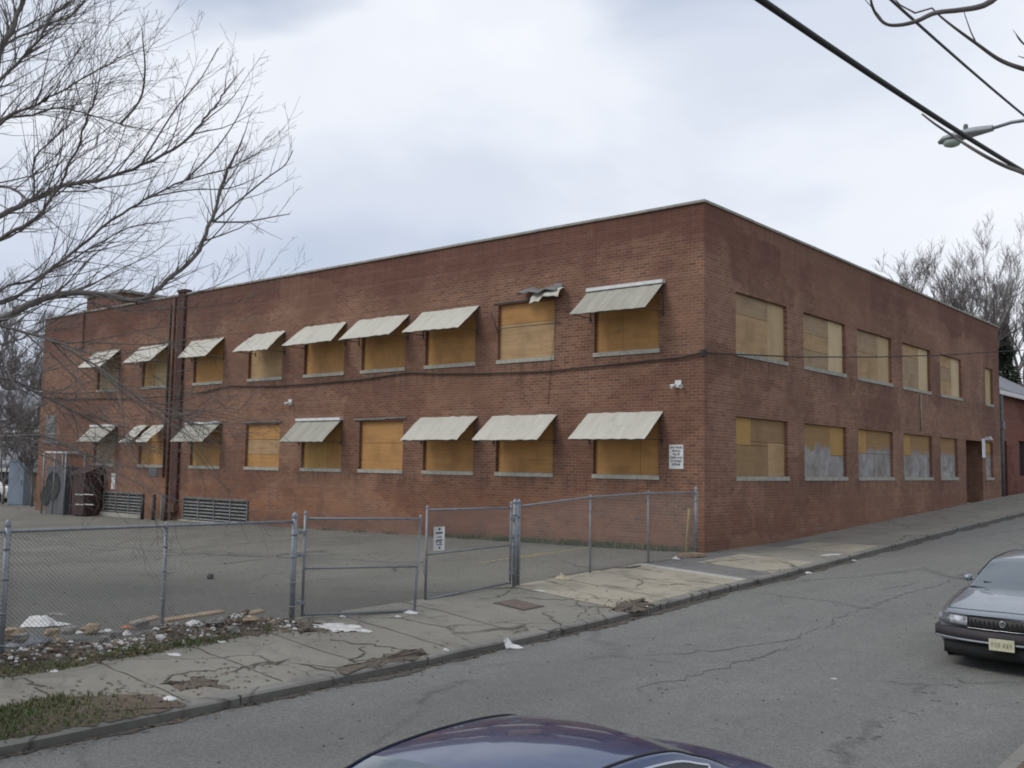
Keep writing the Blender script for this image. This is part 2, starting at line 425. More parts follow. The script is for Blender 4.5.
M_ink = mat('sign_ink', (.05,.05,.055), .7)
M_cable = mat('black_cable', (.018,.019,.018), .7)
M_wood = simple_noise('yellow_post_paint', (.38,.31,.11), (.27,.20,.08), 8, .8)
M_black = simple_noise('black_paint', (.022,.022,.022), (.04,.038,.036), 10, .6)
M_door = simple_noise('brown_door', (.05,.026,.02), (.075,.036,.028), 4, .75)
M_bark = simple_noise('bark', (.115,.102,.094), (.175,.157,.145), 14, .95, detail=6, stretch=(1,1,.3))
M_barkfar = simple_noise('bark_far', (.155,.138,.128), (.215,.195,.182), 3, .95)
M_needle = simple_noise('evergreen', (.018,.03,.018), (.035,.05,.028), 3, .9)
M_slate = simple_noise('grey_shingle', (.24,.245,.265), (.18,.185,.205), 3, .9)
M_siding = simple_noise('pale_siding', (.36,.37,.39), (.30,.31,.33), 2, .8)
M_bluep = simple_noise('blue_panel', (.27,.32,.385), (.21,.25,.30), 2, .7)
M_grime = simple_noise('tan_siding', (.33,.27,.21), (.27,.22,.17), 2, .85)
M_plast = simple_noise('plastic_bag_white', (.66,.66,.66), (.46,.455,.44), 9, .5)
M_paper = simple_noise('paper_white', (.60,.595,.58), (.42,.415,.39), 9, .8)
M_card = simple_noise('cardboard', (.36,.27,.15), (.28,.2,.11), 6, .9)
M_rub = simple_noise('rubble_grey', (.24,.225,.2), (.13,.12,.11), 8, .95, bump=.5)
M_rub2 = simple_noise('rubble_tan', (.34,.25,.16), (.22,.165,.11), 8, .95, bump=.5)
M_maroon = simple_noise('maroon_paint', (.040,.020,.020), (.06,.028,.026), 2, .6)
M_grey = simple_noise('grey_cabinet', (.10,.105,.115), (.14,.145,.155), 2, .6)
M_glass = mat('window_glass', (.03,.033,.036), .08, 0, .6)
M_lens = mat('lamp_glass', (.42,.52,.46), .25, 0, .6)
M_lampb = simple_noise('lamp_metal', (.36,.38,.39), (.28,.30,.31), 10, .5, .3)

# ------------------------------------------------------------------ world and sun
SUN_EL, SUN_AZ = R(48), None
sun_dir = V(-.35, -.62, .80).normalized()          # towards the sun, behind the clouds
w = bpy.data.worlds.new('World'); SC.world = w; w.use_nodes = True
nt = w.node_tree; nt.nodes.clear()
def wn(ty, **k):
    x = nt.nodes.new(ty)
    for a, v in k.items(): setattr(x, a, v)
    return x
tc = wn('ShaderNodeTexCoord'); sky = wn('ShaderNodeTexSky', sky_type='NISHITA'); sky.sun_disc = False
sky.sun_elevation = math.asin(sun_dir.z); sky.sun_rotation = math.atan2(sun_dir.x, sun_dir.y)
bg1 = wn('ShaderNodeBackground'); bg1.inputs[1].default_value = .13; nt.links.new(sky.outputs[0], bg1.inputs[0])
mp = wn('ShaderNodeMapping'); mp.inputs['Scale'].default_value = (1.0, 1.0, 1.9); mp.inputs['Location'].default_value = (.9, 2.6, .55)
nt.links.new(tc.outputs['Generated'], mp.inputs[0])
def wnoise(scale, detail, rough, dist=.3):
    x = wn('ShaderNodeTexNoise'); x.inputs['Scale'].default_value = scale; x.inputs['Detail'].default_value = detail; x.inputs['Roughness'].default_value = rough; x.inputs['Distortion'].default_value = dist
    nt.links.new(mp.outputs[0], x.inputs['Vector']); return x.outputs['Fac']
def wramp(f, stops):
    x = wn('ShaderNodeValToRGB'); e = x.color_ramp.elements; x.color_ramp.interpolation = 'EASE'
    while len(e) < len(stops): e.new(.5)
    for k, (p, c) in enumerate(stops): e[k].position = p; e[k].color = (*c, 1)
    nt.links.new(f, x.inputs[0]); return x.outputs[0]
c_low = wramp(wnoise(1.9, 5, .46, .15), [(.30, (.53,.595,.73)), (.46, (.655,.71,.82)), (.60, (.815,.85,.92)), (.74, (.95,.955,.975))])
bg2 = wn('ShaderNodeBackground'); bg2.inputs[1].default_value = 1.0; nt.links.new(c_low, bg2.inputs[0])
gap = wramp(wnoise(2.4, 4, .45, .25), [(.33, (.50,.50,.50)), (.47, (.99,.99,.99))])
mx = wn('ShaderNodeMixShader'); nt.links.new(gap, mx.inputs[0]); nt.links.new(bg1.outputs[0], mx.inputs[1]); nt.links.new(bg2.outputs[0], mx.inputs[2])
wo = wn('ShaderNodeOutputWorld'); nt.links.new(mx.outputs[0], wo.inputs[0])
sl = bpy.data.lights.new('sun', 'SUN'); sl.energy = 1.3; sl.angle = R(25); sl.color = (1.0, .96, .9)
so = bpy.data.objects.new('sun', sl); COL.objects.link(so); so.location = (0, -10, 60)
so.rotation_euler = (-sun_dir).to_track_quat('-Z', 'Y').to_euler()
SC.view_settings.view_transform = 'Standard'; SC.view_settings.look = 'None'
SC.view_settings.exposure = .10
SC.cycles.pixel_filter_type = 'BLACKMAN_HARRIS'; SC.cycles.filter_width = 1.9; SC.view_settings.gamma = 1; SC.view_settings.use_curve_mapping = False

# ================================================================== SETTING
def frange(a, b, d):
    n = max(1, int(round((b - a) / d))); return [a + (b - a) * i / n for i in range(n + 1)]
YS = frange(-80, -24, 4)[:-1] + frange(-24, 34, .5)[:-1] + frange(34, 120, 4)

mb = MB()                                              # earth sheet under everything, out to the horizon
gx = [-900,-400,-200,-120,-80,-60,-45,-33,-20,-10,0,5,12,20,40,80,150,300,900]
gy = [-900,-300,-120,-80,-50,-30,-18,-12,-6,0,6,12,20,28,40,60,90,120,180,320,900]
def zearth(x, y): return min(zf(y), 3.2) - .45 + (.013*max(x, -32) if x < 0 else 0) - (max(0, -x-45)*.004)
mb.grid([[V(x, y, zearth(x, y)) for y in gy] for x in gx], 0, True, True)
tag(mb.build('ground', M_ground), kind='structure')

mb = MB()
lx = [-70,-55,-45,-38] + frange(-33, 0, 1.5)
ly = frange(-60, -20, 4)[:-1] + frange(-20, 0.25, 1.0)
mb.grid([[V(x, y, zlot(x, y)) for y in ly] for x in lx], 0, True, True)
mb.grid([[V(x, y, zlot(x, y)) for y in frange(.25, 60, 4)] for x in (-70, -60, -50, -44, -37.06)], 0, True, True)
# faded yellow bay lines, a hand's breadth wide
def strip(mb, pts, wd, fz, lift, m):
    P = []; pts = [Vector((p[0], p[1], 0)) for p in pts]
    for i, p in enumerate(pts):
        a = pts[max(i-1, 0)]; b = pts[min(i+1, len(pts)-1)]; t = (b - a); t.z = 0; t = t.normalized(); nrm = V(-t.y, t.x, 0)
        ww = wd[i] if hasattr(wd, '__len__') else wd
        row = []
        for s in (-.5, .5):
            q = Vector((p[0], p[1], 0)) + nrm * (ww * s); row.append(V(q.x, q.y, fz(q.x, q.y) + lift))
        P.append(row)
    mb.grid(P, m, False)
def pline(pts, step=.5):
    out = []
    for a, b in zip(pts[:-1], pts[1:]):
        a = Vector((a[0], a[1], 0)); b = Vector((b[0], b[1], 0)); n = max(1, int((b-a).length/step))
        out += [a.lerp(b, i/n) for i in range(n)]
    out.append(Vector((pts[-1][0], pts[-1][1], 0))); return out
for (ax, ay), (bx, by) in (((478,563),(545,553)), ((520,558),(590,547)), ((470,540),(516,536))):
    a = gp(ax, ay); b = gp(bx, by); strip(mb, pline([a, b]), .10, zlot, .004, 1)
# dark seams across the lot
rs = random.Random(3)
for pts in ([(40,540),(150,551),(260,556),(420,563)], [(150,552),(250,543),(320,538)], [(0,535),(60,545),(110,551)], [(90,583),(160,585),(215,584)], [(550,577),(620,566),(680,558)],
            [(330,588),(370,591),(440,592),(520,588)], [(560,560),(575,566),(600,570),(640,566)], [(60,561),(120,562)]):
    pp = [gp(*q) for q in pts]; pp = [p + V(rs.uniform(-.1,.1), rs.uniform(-.1,.1), 0) for p in pline(pp, .35)]
    strip(mb, pp, [rs.uniform(.03, .16) for _ in pp], zlot, .004, 2)
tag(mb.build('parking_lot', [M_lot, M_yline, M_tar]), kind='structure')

# ---- sidewalk along the street
mb = MB()
def wmat(y):
    if y < -16.2: return 0
    if y < -13.6: return 4
    if y < -7.6: return 1
    if y < -3.15: return 2
    if y < -2.85: return 3
    if y < -1.6: return 5
    if y < .6: return 6
    if y < 3: return 0
    if y < 5: return 6
    return (0, 4)[int((y - 5) / 1.6) % 2]
WY = sorted(set([round(y, 3) for y in frange(-80,-24,4) + frange(-24,34,.4) + frange(34,120,4)] + [-16.2,-13.6,-7.6,-3.15,-2.85,-1.6,.6,3,5]))
WX = [0.0, .7, 1.4, 2.1, 2.62]
for i in range(len(WY) - 1):
    y0, y1 = WY[i], WY[i+1]
    for j in range(len(WX) - 1):
        m = wmat((y0 + y1) / 2)
        if m == 6 and (j < 1): m = 5
        x0, x1 = WX[j], WX[j+1]
        mb.quad(V(x0,y0,zwalk(x0,y0)), V(x1,y0,zwalk(x1,y0)), V(x1,y1,zwalk(x1,y1)), V(x0,y1,zwalk(x0,y1)), m)
# open joints between slabs
rs = random.Random(5)
jl = [-19.4,-17.9,-16.2,-14.9,-13.6,-12.0,-10.4,-7.6,-6.1,-4.6] + [5 + 1.6*k for k in range(14)]
for y in jl:
    pp = [(x, y + rs.uniform(-.025,.025)) for x in frange(0.05, 2.6, .25)]; strip(mb, pp, [rs.uniform(.006,.028) for _ in pp], zwalk, .004, 7)
# wandering cracks with dirt in them
def crack(mb, pix, wmin, wmax, fz, m, jit=.05, step=.18):
    pp = [gp(*q) for q in pix]; pp = [p + V(rs.uniform(-jit,jit), rs.uniform(-jit,jit), 0) for p in pline(pp, step)]
    n = len(pp); strip(mb, pp, [rs.uniform(wmin, wmax) * (.35 + .65*math.sin(math.pi*(i+.5)/n)) for i in range(n)], fz, .004, m)
for pix in ([(160,681),(190,672),(240,668),(288,662),(335,668)], [(232,673),(262,664),(292,660)], [(300,663),(328,671),(340,675)], [(330,640),(372,645),(410,650)],
            [(365,646),(362,655),(345,660),(372,661)], [(520,597),(545,600),(572,599)], [(555,605),(600,607),(625,609)], [(545,612),(560,626),(572,633)],
            [(660,585),(690,584)], [(690,590),(705,594)], [(765,571),(800,569)], [(0,675),(30,682),(60,700)], [(600,585),(640,590)]):
    crack(mb, pix, .01, .06, zwalk, 7, .07, .10)
tag(mb.build('sidewalk', [M_walk, M_apron, M_walk2, M_wline, M_walk, M_walk3, M_walk2, M_gutter]), kind='structure')

# ---- kerbs
M_kerbface = concrete_mat('kerb_face', (.185,.176,.158), (.10,.095,.086), .03, True, .9)  # darker copy of the kerb stone: dirt plus the face's shade in the colour
def kerb(name, x0, x1, ztop, zroad_at, sgn, broken=None):
    mb = MB(); rs = random.Random(8)
    ys = YS; P = []
    for y in ys:
        z = ztop(y); b = zroad_at(y) - .12; j = (lambda a: rs.uniform(-a, a))
        xa, xb = (x0, x1) if sgn > 0 else (x1, x0)
        dz = j(.006)
        P.append([V(xa, y, (zwalk(xa, y) + .003) if sgn > 0 else z + dz - .001), V(xb - sgn*.025 + j(.004), y, z + dz), V(xb + j(.004), y, z - .025 + dz), V(xb + sgn*.01, y, b)])
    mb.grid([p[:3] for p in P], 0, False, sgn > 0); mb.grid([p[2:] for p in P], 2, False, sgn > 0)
    for y in range(-22, 30, 3):
        yy = y + .37; z = ztop(yy)
        if sgn > 0: mb.box((x0, yy, z - .2), (x1 + .011, yy + .012, z + .004), 1)
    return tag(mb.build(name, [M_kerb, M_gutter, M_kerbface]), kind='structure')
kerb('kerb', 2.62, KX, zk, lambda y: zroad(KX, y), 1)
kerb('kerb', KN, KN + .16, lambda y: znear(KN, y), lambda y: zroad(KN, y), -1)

# ---- road
mb = MB()
mb.grid([[V(x, y, zroad(x, y)) for y in YS] for x in frange(KX, KN, .71)], 0, True, True)
rs = random.Random(12)
for pix in ([(975,570),(948,582),(915,592),(880,603),(838,618),(822,628)], [(822,628),(790,640),(740,648),(690,652),(650,655)], [(640,690),(720,668),(800,645)],
            [(880,590),(920,583)]):
    crack(mb, pix, .01, .045, zroad, 1, .10, .12)
# oil spots and old patches of tar
def blotch(mb, c, rx, ry, fz, m, lift=.004, ang=0, n=14, jit=.35):
    pts = []
    for k in range(n):
        a = 2*math.pi*k/n; r = 1 + rs.uniform(-jit, jit); dx = rx*r*math.cos(a); dy = ry*r*math.sin(a)
        x = c[0] + dx*math.cos(ang) - dy*math.sin(ang); y = c[1] + dx*math.sin(ang) + dy*math.cos(ang); pts.append(V(x, y, fz(x, y) + lift))
    ce = V(c[0], c[1], fz(c[0], c[1]) + lift)
    mb.add([ce] + pts, [(0, 1 + k, 1 + (k+1) % n) for k in range(n)], m)
for q in ((938,697),(960,681),(948,683),(925,690),(905,712),(890,722),(870,735),(840,755),(855,742),(880,728),(820,768),(690,645),(660,690),(150,722),(170,705)):
    for _ in range(2):
        c = gp(q[0] + rs.uniform(-8,8), q[1] + rs.uniform(-5,5)); blotch(mb, c, rs.uniform(.02,.06), rs.uniform(.015,.03), zroad, 1, ang=rs.uniform(0,3))
tag(mb.build('road', [M_road, M_tar]), kind='structure')

# ---- verge and pavement on the camera's side
mb = MB()
mb.grid([[V(x, y, znear(x, y)) for y in YS] for x in (KN + .16, 10.7)], 1, True, True)
mb.grid([[V(x, y, znear(x, y) + .003) for y in YS] for x in (10.7, 11.4, 12.1)], 0, True, True)
mb.grid([[V(x, y, znear(x, y)) for y in YS] for x in (12.1, 14, 20, 40)], 1, True, True)
tag(mb.build('near_sidewalk', [M_nearwalk, M_soil]), kind='structure')

# ---- grime lying in the gutter, soil and leaves on the walk
mb = MB(); rs = random.Random(21)
def ragged(mb, x0, x1f, ys, fz, m, lift, jit):
    for a, b in zip(ys[:-1], ys[1:]): pass
    rows = []
    for y in ys:
        xb = x1f(y) + rs.uniform(-jit, jit); rows.append([V(x0, y, fz(x0, y) + lift), V((x0+xb)/2, y, fz((x0+xb)/2, y) + lift + .012), V(xb, y, fz(xb, y) + lift)])
    mb.grid(rows, m, True, True)
ragged(mb, KX + .012, lambda y: KX + .11 + .08*math.sin(y*1.3)*math.sin(y*.37) + .05*math.sin(y*3.7+1) + (.08 if y > -9 else 0), frange(-24, 30, .12), zroad, 0, .006, .05)
tag(mb.build('gutter_debris', [M_gutter]), kind='stuff')

def soil_patch(poly, fz, m, name='soil', lift=.006, jit=.05):
    mb = MB(); pts = []
    n = len(poly)
    for i in range(n):
        a = Vector((poly[i][0], poly[i][1], 0)); b = Vector((poly[(i+1) % n][0], poly[(i+1) % n][1], 0)); k = max(1, int((b-a).length/.08))
        for t in range(k): p = a.lerp(b, t/k); pts.append(V(p.x + rs.uniform(-jit,jit), p.y + rs.uniform(-jit,jit), 0))
    c = sum(pts, V(0,0,0)) / len(pts)
    vs = [V(c.x, c.y, fz(c.x, c.y) + lift + .008)]; rings = 5
    for r in range(1, rings + 1):
        for p in pts:
            q = c.lerp(p, r / rings); vs.append(V(q.x, q.y, fz(q.x, q.y) + lift + (.008*(1 - r/rings) + rs.uniform(0, .006) if r < rings else -.003)))
    n = len(pts); fs = [(0, 1 + k, 1 + (k+1) % n) for k in range(n)]
    for r in range(rings - 1):
        for k in range(n): a = 1 + r*n + k; b = 1 + r*n + (k+1) % n; fs.append((a, a + n, b + n, b))
    mb.add(vs, fs, 0, None, True)
    return tag(mb.build(name, m), kind='structure')
def gpp(*pix): return [gp(*q) for q in pix]
verge_poly = gpp((-60,762),(125,719),(190,705),(170,697),(135,694),(52,697),(0,708),(-60,722))
soil_patch(verge_poly, zwalk, M_soil, 'verge')
strip_poly = [(-.35,-20.5), (.55,-20.5), (.62,-18), (.72,-16.8), (.62,-15.6), (.55,-14.6), (.42,-13.6), (.3,-12.9), (-.12,-12.9), (-.3,-14), (-.35,-16)]
soil_patch(strip_poly, lambda x, y: zg(x, y), M_soil, 'fence_strip')
for poly in (gpp((345,676),(400,668),(430,655),(418,648),(395,652),(365,662),(330,668)), gpp((160,683),(185,690),(228,688),(205,676)), gpp((612,612),(640,612),(655,604),(640,598),(618,604)), gpp((300,634),(330,630),(312,622),(296,624))):
    soil_patch(poly, zwalk, M_leafdirt, 'leaf_litter', .006, .085)

# ---- grass, weeds and fallen leaves
def blades(name, spots, mats_, h0, h1, seed):
    mb = MB(); r = random.Random(seed)
    for (x, y, z, s) in spots:
        h = r.uniform(h0, h1) * s; a = r.uniform(0, 6.28); w_ = .006 + .004*r.random(); lean = r.uniform(.1, .7) * h
        d = V(math.cos(a), math.sin(a), 0); sd = V(-d.y, d.x, 0) * w_; b = V(x, y, z)
        m = 0 if r.random() < .72 else 1
        mb.add([b - sd, b + sd, b + d*lean*.45 + V(0,0,h*.65) + sd*.7, b + d*lean*.45 + V(0,0,h*.65) - sd*.7, b + d*lean + V(0,0,h)], [(0,1,2,3),(3,2,4)], m)
    return tag(mb.build(name, mats_), kind='stuff')
def in_poly(p, poly):
    c = False; n = len(poly)
    for i in range(n):
        a = poly[i]; b = poly[(i+1) % n]
        if (a[1] > p[1]) != (b[1] > p[1]) and p[0] < (b[0]-a[0])*(p[1]-a[1])/(b[1]-a[1]) + a[0]: c = not c
    return c
def scatter(poly, n, fz, r, dens=None):
    xs = [p[0] for p in poly]; ys = [p[1] for p in poly]; out = []
    while len(out) < n:
        p = (r.uniform(min(xs), max(xs)), r.uniform(min(ys), max(ys)))
        if in_poly(p, poly) and (dens is None or r.random() < dens(*p)): out.append((p[0], p[1], fz(*p), r.uniform(.6, 1.2)))
    return out
def nz(x, y): return .5 + .5*math.sin(x*2.3 + 1.7*math.sin(y*1.9)) * math.sin(y*1.4 + 1.3*math.sin(x*2.9))
r_ = random.Random(31)
sp = scatter([(p[0], p[1]) for p in verge_poly], 3600, zwalk, r_, lambda x, y: (.04 + .96*max(0, min(1, (-17.2 - y)*.9 + .5))) * (.25 + .75*nz(x, y)))
sp += scatter([(.22,-20.5),(.74,-20.5),(.76,-16.8),(.66,-14.6),(.45,-13.4),(.22,-13.4)], 5200, zg, r_, lambda x, y: .1 + .9*nz(x*2, y*1.7))
sp += [(p[0] + r_.gauss(0,.16), p[1] + r_.gauss(0,.22), 0, 1.1) for p in [gp(180,643)] for _ in range(420)]
sp = [(a, b, zg(a, b) + .004, d) for a, b, c, d in sp]
blades('grass', sp, [M_weed, M_grass], .02, .07, 41)
sp = []
for k in range(5200):
    x = r_.uniform(-9.5, -.2); y = -abs(r_.gauss(0, .12)) - .02
    if r_.random() < (.25 + .75*nz(x*2.1, 3)) * (1.0 if x > -7 else .4): sp.append((x, y, zlot(x, y), 1.2))
for k in range(500):
    x = r_.uniform(-16, -11); y = -.05 - abs(r_.gauss(0, .2))
    if nz(x*1.7, 1) > .5: sp.append((x, y, zlot(x, y), .8))
blades('weeds', sp, [M_weed, M_grass], .05, .17, 42)
mb = MB(); r2 = random.Random(44)
def leaf(mb, x, y, z):
    a = r2.uniform(0, 6.28); s = r2.uniform(.015, .038); t = r2.uniform(-.6, .6)
    d = V(math.cos(a), math.sin(a), math.sin(t)*.6)*s; e = V(-math.sin(a), math.cos(a), r2.uniform(-.4,.4))*s*.6; c = V(x, y, z + .012)
    mb.add([c - d, c + e, c + d, c - e], [(0,1,2,3)], 0 if r2.random() < .6 else 1)
for _ in range(2600):
    y = r2.uniform(-19.5, -12.9); x = r2.gauss(.25, .22)
    if -.4 < x < .75: leaf(mb, x, y, zg(x, y))
for _ in range(500):
    y = r2.uniform(-19, 2); x = KX + .02 + abs(r2.gauss(0, .09)); leaf(mb, x, y, zroad(x, y) + .006)
for c_ in (gp(395,662), gp(200,683), gp(630,606), gp(60,702), gp(310,628)):
    for _ in range(130):
        x = c_.x + r2.gauss(0,.3); y = c_.y + r2.gauss(0,.45)
        if 0 < x < 2.6: leaf(mb, x, y, zwalk(x, y))
tag(mb.build('fallen_leaves', [M_leaf, M_leafdirt]), kind='stuff')

# ================================================================== THE BUILDING
ZT = 9.20; XL = -37.0; YR = 28.1; ZB = -1.0
bld = empty('factory_building', (0, 0, .2))
tag(bld, 'long two storey red brick factory with boarded up windows and metal awnings', 'building')
def wall_panel(mb, P, u0, u1, z0, z1, holes, dep_, m=0, rev=True):
    """P(u, d, z) -> world point, d = depth into the wall; holes = (ua, ub, za, zb)"""
    us = sorted(set([u0, u1] + [h[0] for h in holes] + [h[1] for h in holes])); zs = sorted(set([z0, z1] + [h[2] for h in holes] + [h[3] for h in holes]))
    for i in range(len(us)-1):
        for j in range(len(zs)-1):
            a, b, c, d = us[i], us[i+1], zs[j], zs[j+1]
            if any(h[0] <= (a+b)/2 <= h[1] and h[2] <= (c+d)/2 <= h[3] for h in holes): continue
            mb.quad(P(a,0,c), P(b,0,c), P(b,0,d), P(a,0,d), m, [(a,c),(b,c),(b,d),(a,d)])
    for (a, b, c, d) in holes:
        mb.quad(P(a,0,c), P(a,0,d), P(a,dep_,d), P(a,dep_,c), m, [(a,c),(a,d),(a+dep_,d),(a+dep_,c)])
        mb.quad(P(b,0,d), P(b,0,c), P(b,dep_,c), P(b,dep_,d), m, [(b,d),(b,c),(b+dep_,c),(b+dep_,d)])
        mb.quad(P(a,0,d), P(b,0,d), P(b,dep_,d), P(a,dep_,d), m, [(a,d),(b,d),(b,d+dep_),(a,d+dep_)])
        mb.quad(P(b,0,c), P(a,0,c), P(a,dep_,c), P(b,dep_,c), m, [(b,c),(a,c),(a,c+dep_),(b,c+dep_)])
PL = lambda u, d, z: V(u, d, z)          # lot side, facing -Y
PR = lambda u, d, z: V(-d, u, z)         # street side, facing +X
DEP = .17
WL = [(-3.45,-1.35),(-7.02,-4.87),(-10.11,-7.94),(-13.19,-11.05),(-16.31,-14.1),(-19.72,-17.6),(-23.5,-21.4),(-27.49,-25.45),(-31.43,-29.55)]
WRu = [(1.72,4.93),(6.08,9.37),(10.38,13.68),(14.8,18.0),(19.25,22.14),(25.75,27.0)]
WRl = [(1.72,4.93),(6.08,9.37),(10.38,13.68),(14.8,18.05),(19.1,21.36),(25.55,26.75)]
SU, SL, HU, HL = 5.47, 2.11, 7.14, 3.72
hl = [(a, b, SU, HU) for a, b in WL] + [(a, b, SL, HL) for a, b in WL]
DY0, DY1 = 22.55, 25.05
hr = [(a, b, SU, HU-.03) for a, b in WRu] + [(a, b, SL, HL) for a, b in WRl]
mb = MB(); wall_panel(mb, PL, XL, 0, ZB, ZT, hl, DEP + .02)
mb.quad(V(XL, 24, ZB), V(XL, 0, ZB), V(XL, 0, ZT), V(XL, 24, ZT), 0, [(24,ZB),(0,ZB),(0,ZT),(24,ZT)])
mb.quad(V(0, YR, ZB), V(XL, YR, ZB), V(XL, YR, ZT), V(0, YR, ZT), 0, [(0,ZB),(37,ZB),(37,ZT),(0,ZT)])
mb.quad(V(XL, YR, ZB), V(XL, 24, ZB), V(XL, 24, ZT), V(XL, YR, ZT), 0, [(28,ZB),(24,ZB),(24,ZT),(28,ZT)])
wall = mb.build('wall', M_brick, bld); wall['label'] = 'red brick wall facing the parking lot'
mb = MB(); wall_panel(mb, PR, 0, YR, ZB, ZT, hr + [(DY0, DY1, .98, HL)], DEP + .02)
# deep doorway
d0 = DEP + .02; D1 = 1.1
for (a, za, b, zb) in ((DY0, .98, DY0, HL), (DY1, .98, DY1, HL)):
    mb.quad(PR(a,d0,za), PR(a,D1,za), PR(a,D1,zb), PR(a,d0,zb), 0, [(0,za),(D1,za),(D1,zb),(0,zb)])
mb.quad(PR(DY0,d0,HL), PR(DY1,d0,HL), PR(DY1,D1,HL), PR(DY0,D1,HL), 0, [(DY0,0),(DY1,0),(DY1,1),(DY0,1)])
wall2 = mb.build('wall', M_brickR, bld); wall2['label'] = 'street wall with a deep doorway'
mb = MB(); mb.box((-D1 - .06, DY0, .98), (-D1, DY1, HL), 0); mb.box((-D1, DY0 + .5, 1.0), (-D1 + .03, DY1 - .5, 3.2), 0); mb.box((-D1 - .02, DY0, .9), (0.012, DY1, .985), 1)
dr = mb.build('door', [M_door, M_sill], bld)
mb = MB(); mb.tube([V(-D1 + .09, DY0 + .7, 1.95), V(-D1 + .09, DY0 + .7, 2.2)], .015, 6); mb.build('handle', M_galv, dr)

# roof and coping
mb = MB(); mb.box((XL + .3, .3, ZT - .55), (-.3, YR - .3, ZT - .45)); mb.build('roof', M_roof, bld)
mb = MB()
mb.box((XL, .02, ZT - .6), (XL + .32, YR, ZT - .001)); mb.box((XL + .32, .02, ZT - .6), (-.02, .33, ZT - .001)); mb.box((-.33, .33, ZT - .6), (-.02, YR - .33, ZT - .001)); mb.box((XL + .32, YR - .33, ZT - .6), (-.02, YR - .02, ZT - .001))
mb.build('parapet', M_brick, bld)
mb = MB(); rs = random.Random(2)
x = XL - .05
while x < -.4:
    nx_ = min(x + rs.uniform(1.1, 1.3), .05); z = ZT + rs.uniform(-.004,.004)
    mb.box((x + .004, -.055 + rs.uniform(-.006,.006), z), (nx_ - .004, .36, z + .065)); x = nx_
y = .365
while y < YR - .1:
    ny_ = min(y + rs.uniform(1.1, 1.3), YR + .05); z = ZT + rs.uniform(-.004,.004)
    mb.box((-.36, y + .004, z), (.055 + rs.uniform(-.006,.006), ny_ - .004, z + .065)); y = ny_
mb.build('coping', M_coping, bld)

# ---- windows: sill, frame lip and plywood sheets, one window at a time
def window(P, a, b, z0, z1, sheets, sill_out=.03, tilt=0):
    mb = MB()
    def bx(u0, u1, d0, d1, za, zb, m=0, target=None):
        t = target or mb
        p = [P(u0,d0,za), P(u1,d0,za), P(u1,d1,za), P(u0,d1,za), P(u0,d0,zb), P(u1,d0,zb), P(u1,d1,zb), P(u0,d1,zb)]
        t.add(p, [(0,3,2,1),(4,5,6,7),(0,1,5,4),(1,2,6,5),(2,3,7,6),(3,0,4,7)], m)
    fw_ = .05
    bx(a + .002, a + fw_, DEP - .03, DEP + .1, z0 + .002, z1 - .002); bx(b - fw_, b - .002, DEP - .03, DEP + .1, z0 + .002, z1 - .002)
    bx(a + fw_, b - fw_, DEP - .03, DEP + .1, z1 - fw_, z1 - .002); bx(a + fw_, b - fw_, DEP - .03, DEP + .1, z0 + .002, z0 + .03)
    bx(a, b, DEP + .1, DEP + .12, z0, z1)
    win = mb.build('window', M_iron, bld)
    s = MB(); bx(a - .03, b + .03, -sill_out, .003, z0 - .115, z0 - .003, 0, s); bx(a + .003, b - .003, .003, DEP, z0 - .115, z0 + .004, 0, s)
    s.build('sill', M_sill, win, True)
    for (ua, ub, va, vb, m_, dd) in sheets:
        t = MB(); w_ = b - a; h_ = z1 - z0
        bx(a + ua*w_ + .006, a + ub*w_ - .006, DEP - .062 - dd, DEP - .034, z0 + .006 + va*h_, z0 + vb*h_ - .006, 0, t)
        t.build('plywood_board', m_, win, True)
    return win
full = lambda m: [(0, 1, 0, 1, m, 0)]
# upper row, lot side (order as WL), then the lower row
upS = [[(0,.42,0,1,P_or,0),(.42,1,0,1,P_or,.004)],
       [(0,1,0,.64,P_tan,.004),(0,1,.64,1,P_or,0)],
       full(P_or), full(P_orv), [(0,.5,0,1,P_or,0),(.5,1,0,1,P_orv,0)], full(P_tan), full(P_orv), [(0,.45,0,1,P_yel,0),(.45,1,0,1,P_tanv,0)],
       [(.0,.55,0,1,P_gry,0),(.55,1,0,1,P_gry,.003)]]
loS = [[(0,.7,0,1,P_or,0),(.7,1,0,1,P_or,.004)], full(P_or), full(P_or), [(0,1,0,.55,P_or,0),(0,1,.55,1,P_or,.003)], [(0,.6,0,1,P_yel,0),(.6,1,0,1,P_orv,0)],
       [(0,1,0,.3,P_or,0),(0,1,.3,.64,P_tan,.003),(0,1,.64,1,P_or,0)], [(0,.45,0,1,P_yel,0),(.45,1,0,1,P_or,.003)], full(P_or), full(P_gry)]
for (a, b), s in zip(WL, upS): window(PL, a, b, SU, HU, s)
for (a, b), s in zip(WL, loS): window(PL, a, b, SL, HL, s)
ruS = [[(0,.66,0,.66,P_tan,.003),(0,.66,.66,1,P_gry,0),(.66,1,0,1,P_tanv,0)], [(0,.64,0,.33,P_gry,0),(0,.64,.33,.64,P_tan,.003),(0,.64,.64,1,P_gry,0),(.64,1,0,1,P_lite,0)],
       [(0,.66,0,.55,P_tan,.003),(0,.66,.55,1,P_gry,0),(.66,1,0,1,P_tanv,0)], [(0,.66,0,.72,P_gry,0),(0,.66,.72,1,P_tan,0),(.66,1,0,1,P_lite,0)],
       [(0,.62,0,.38,P_tan,0),(0,.62,.38,.7,P_gry,0),(0,.62,.7,1,P_tan,0),(.62,1,0,1,P_lite,0)], full(P_tanv)]
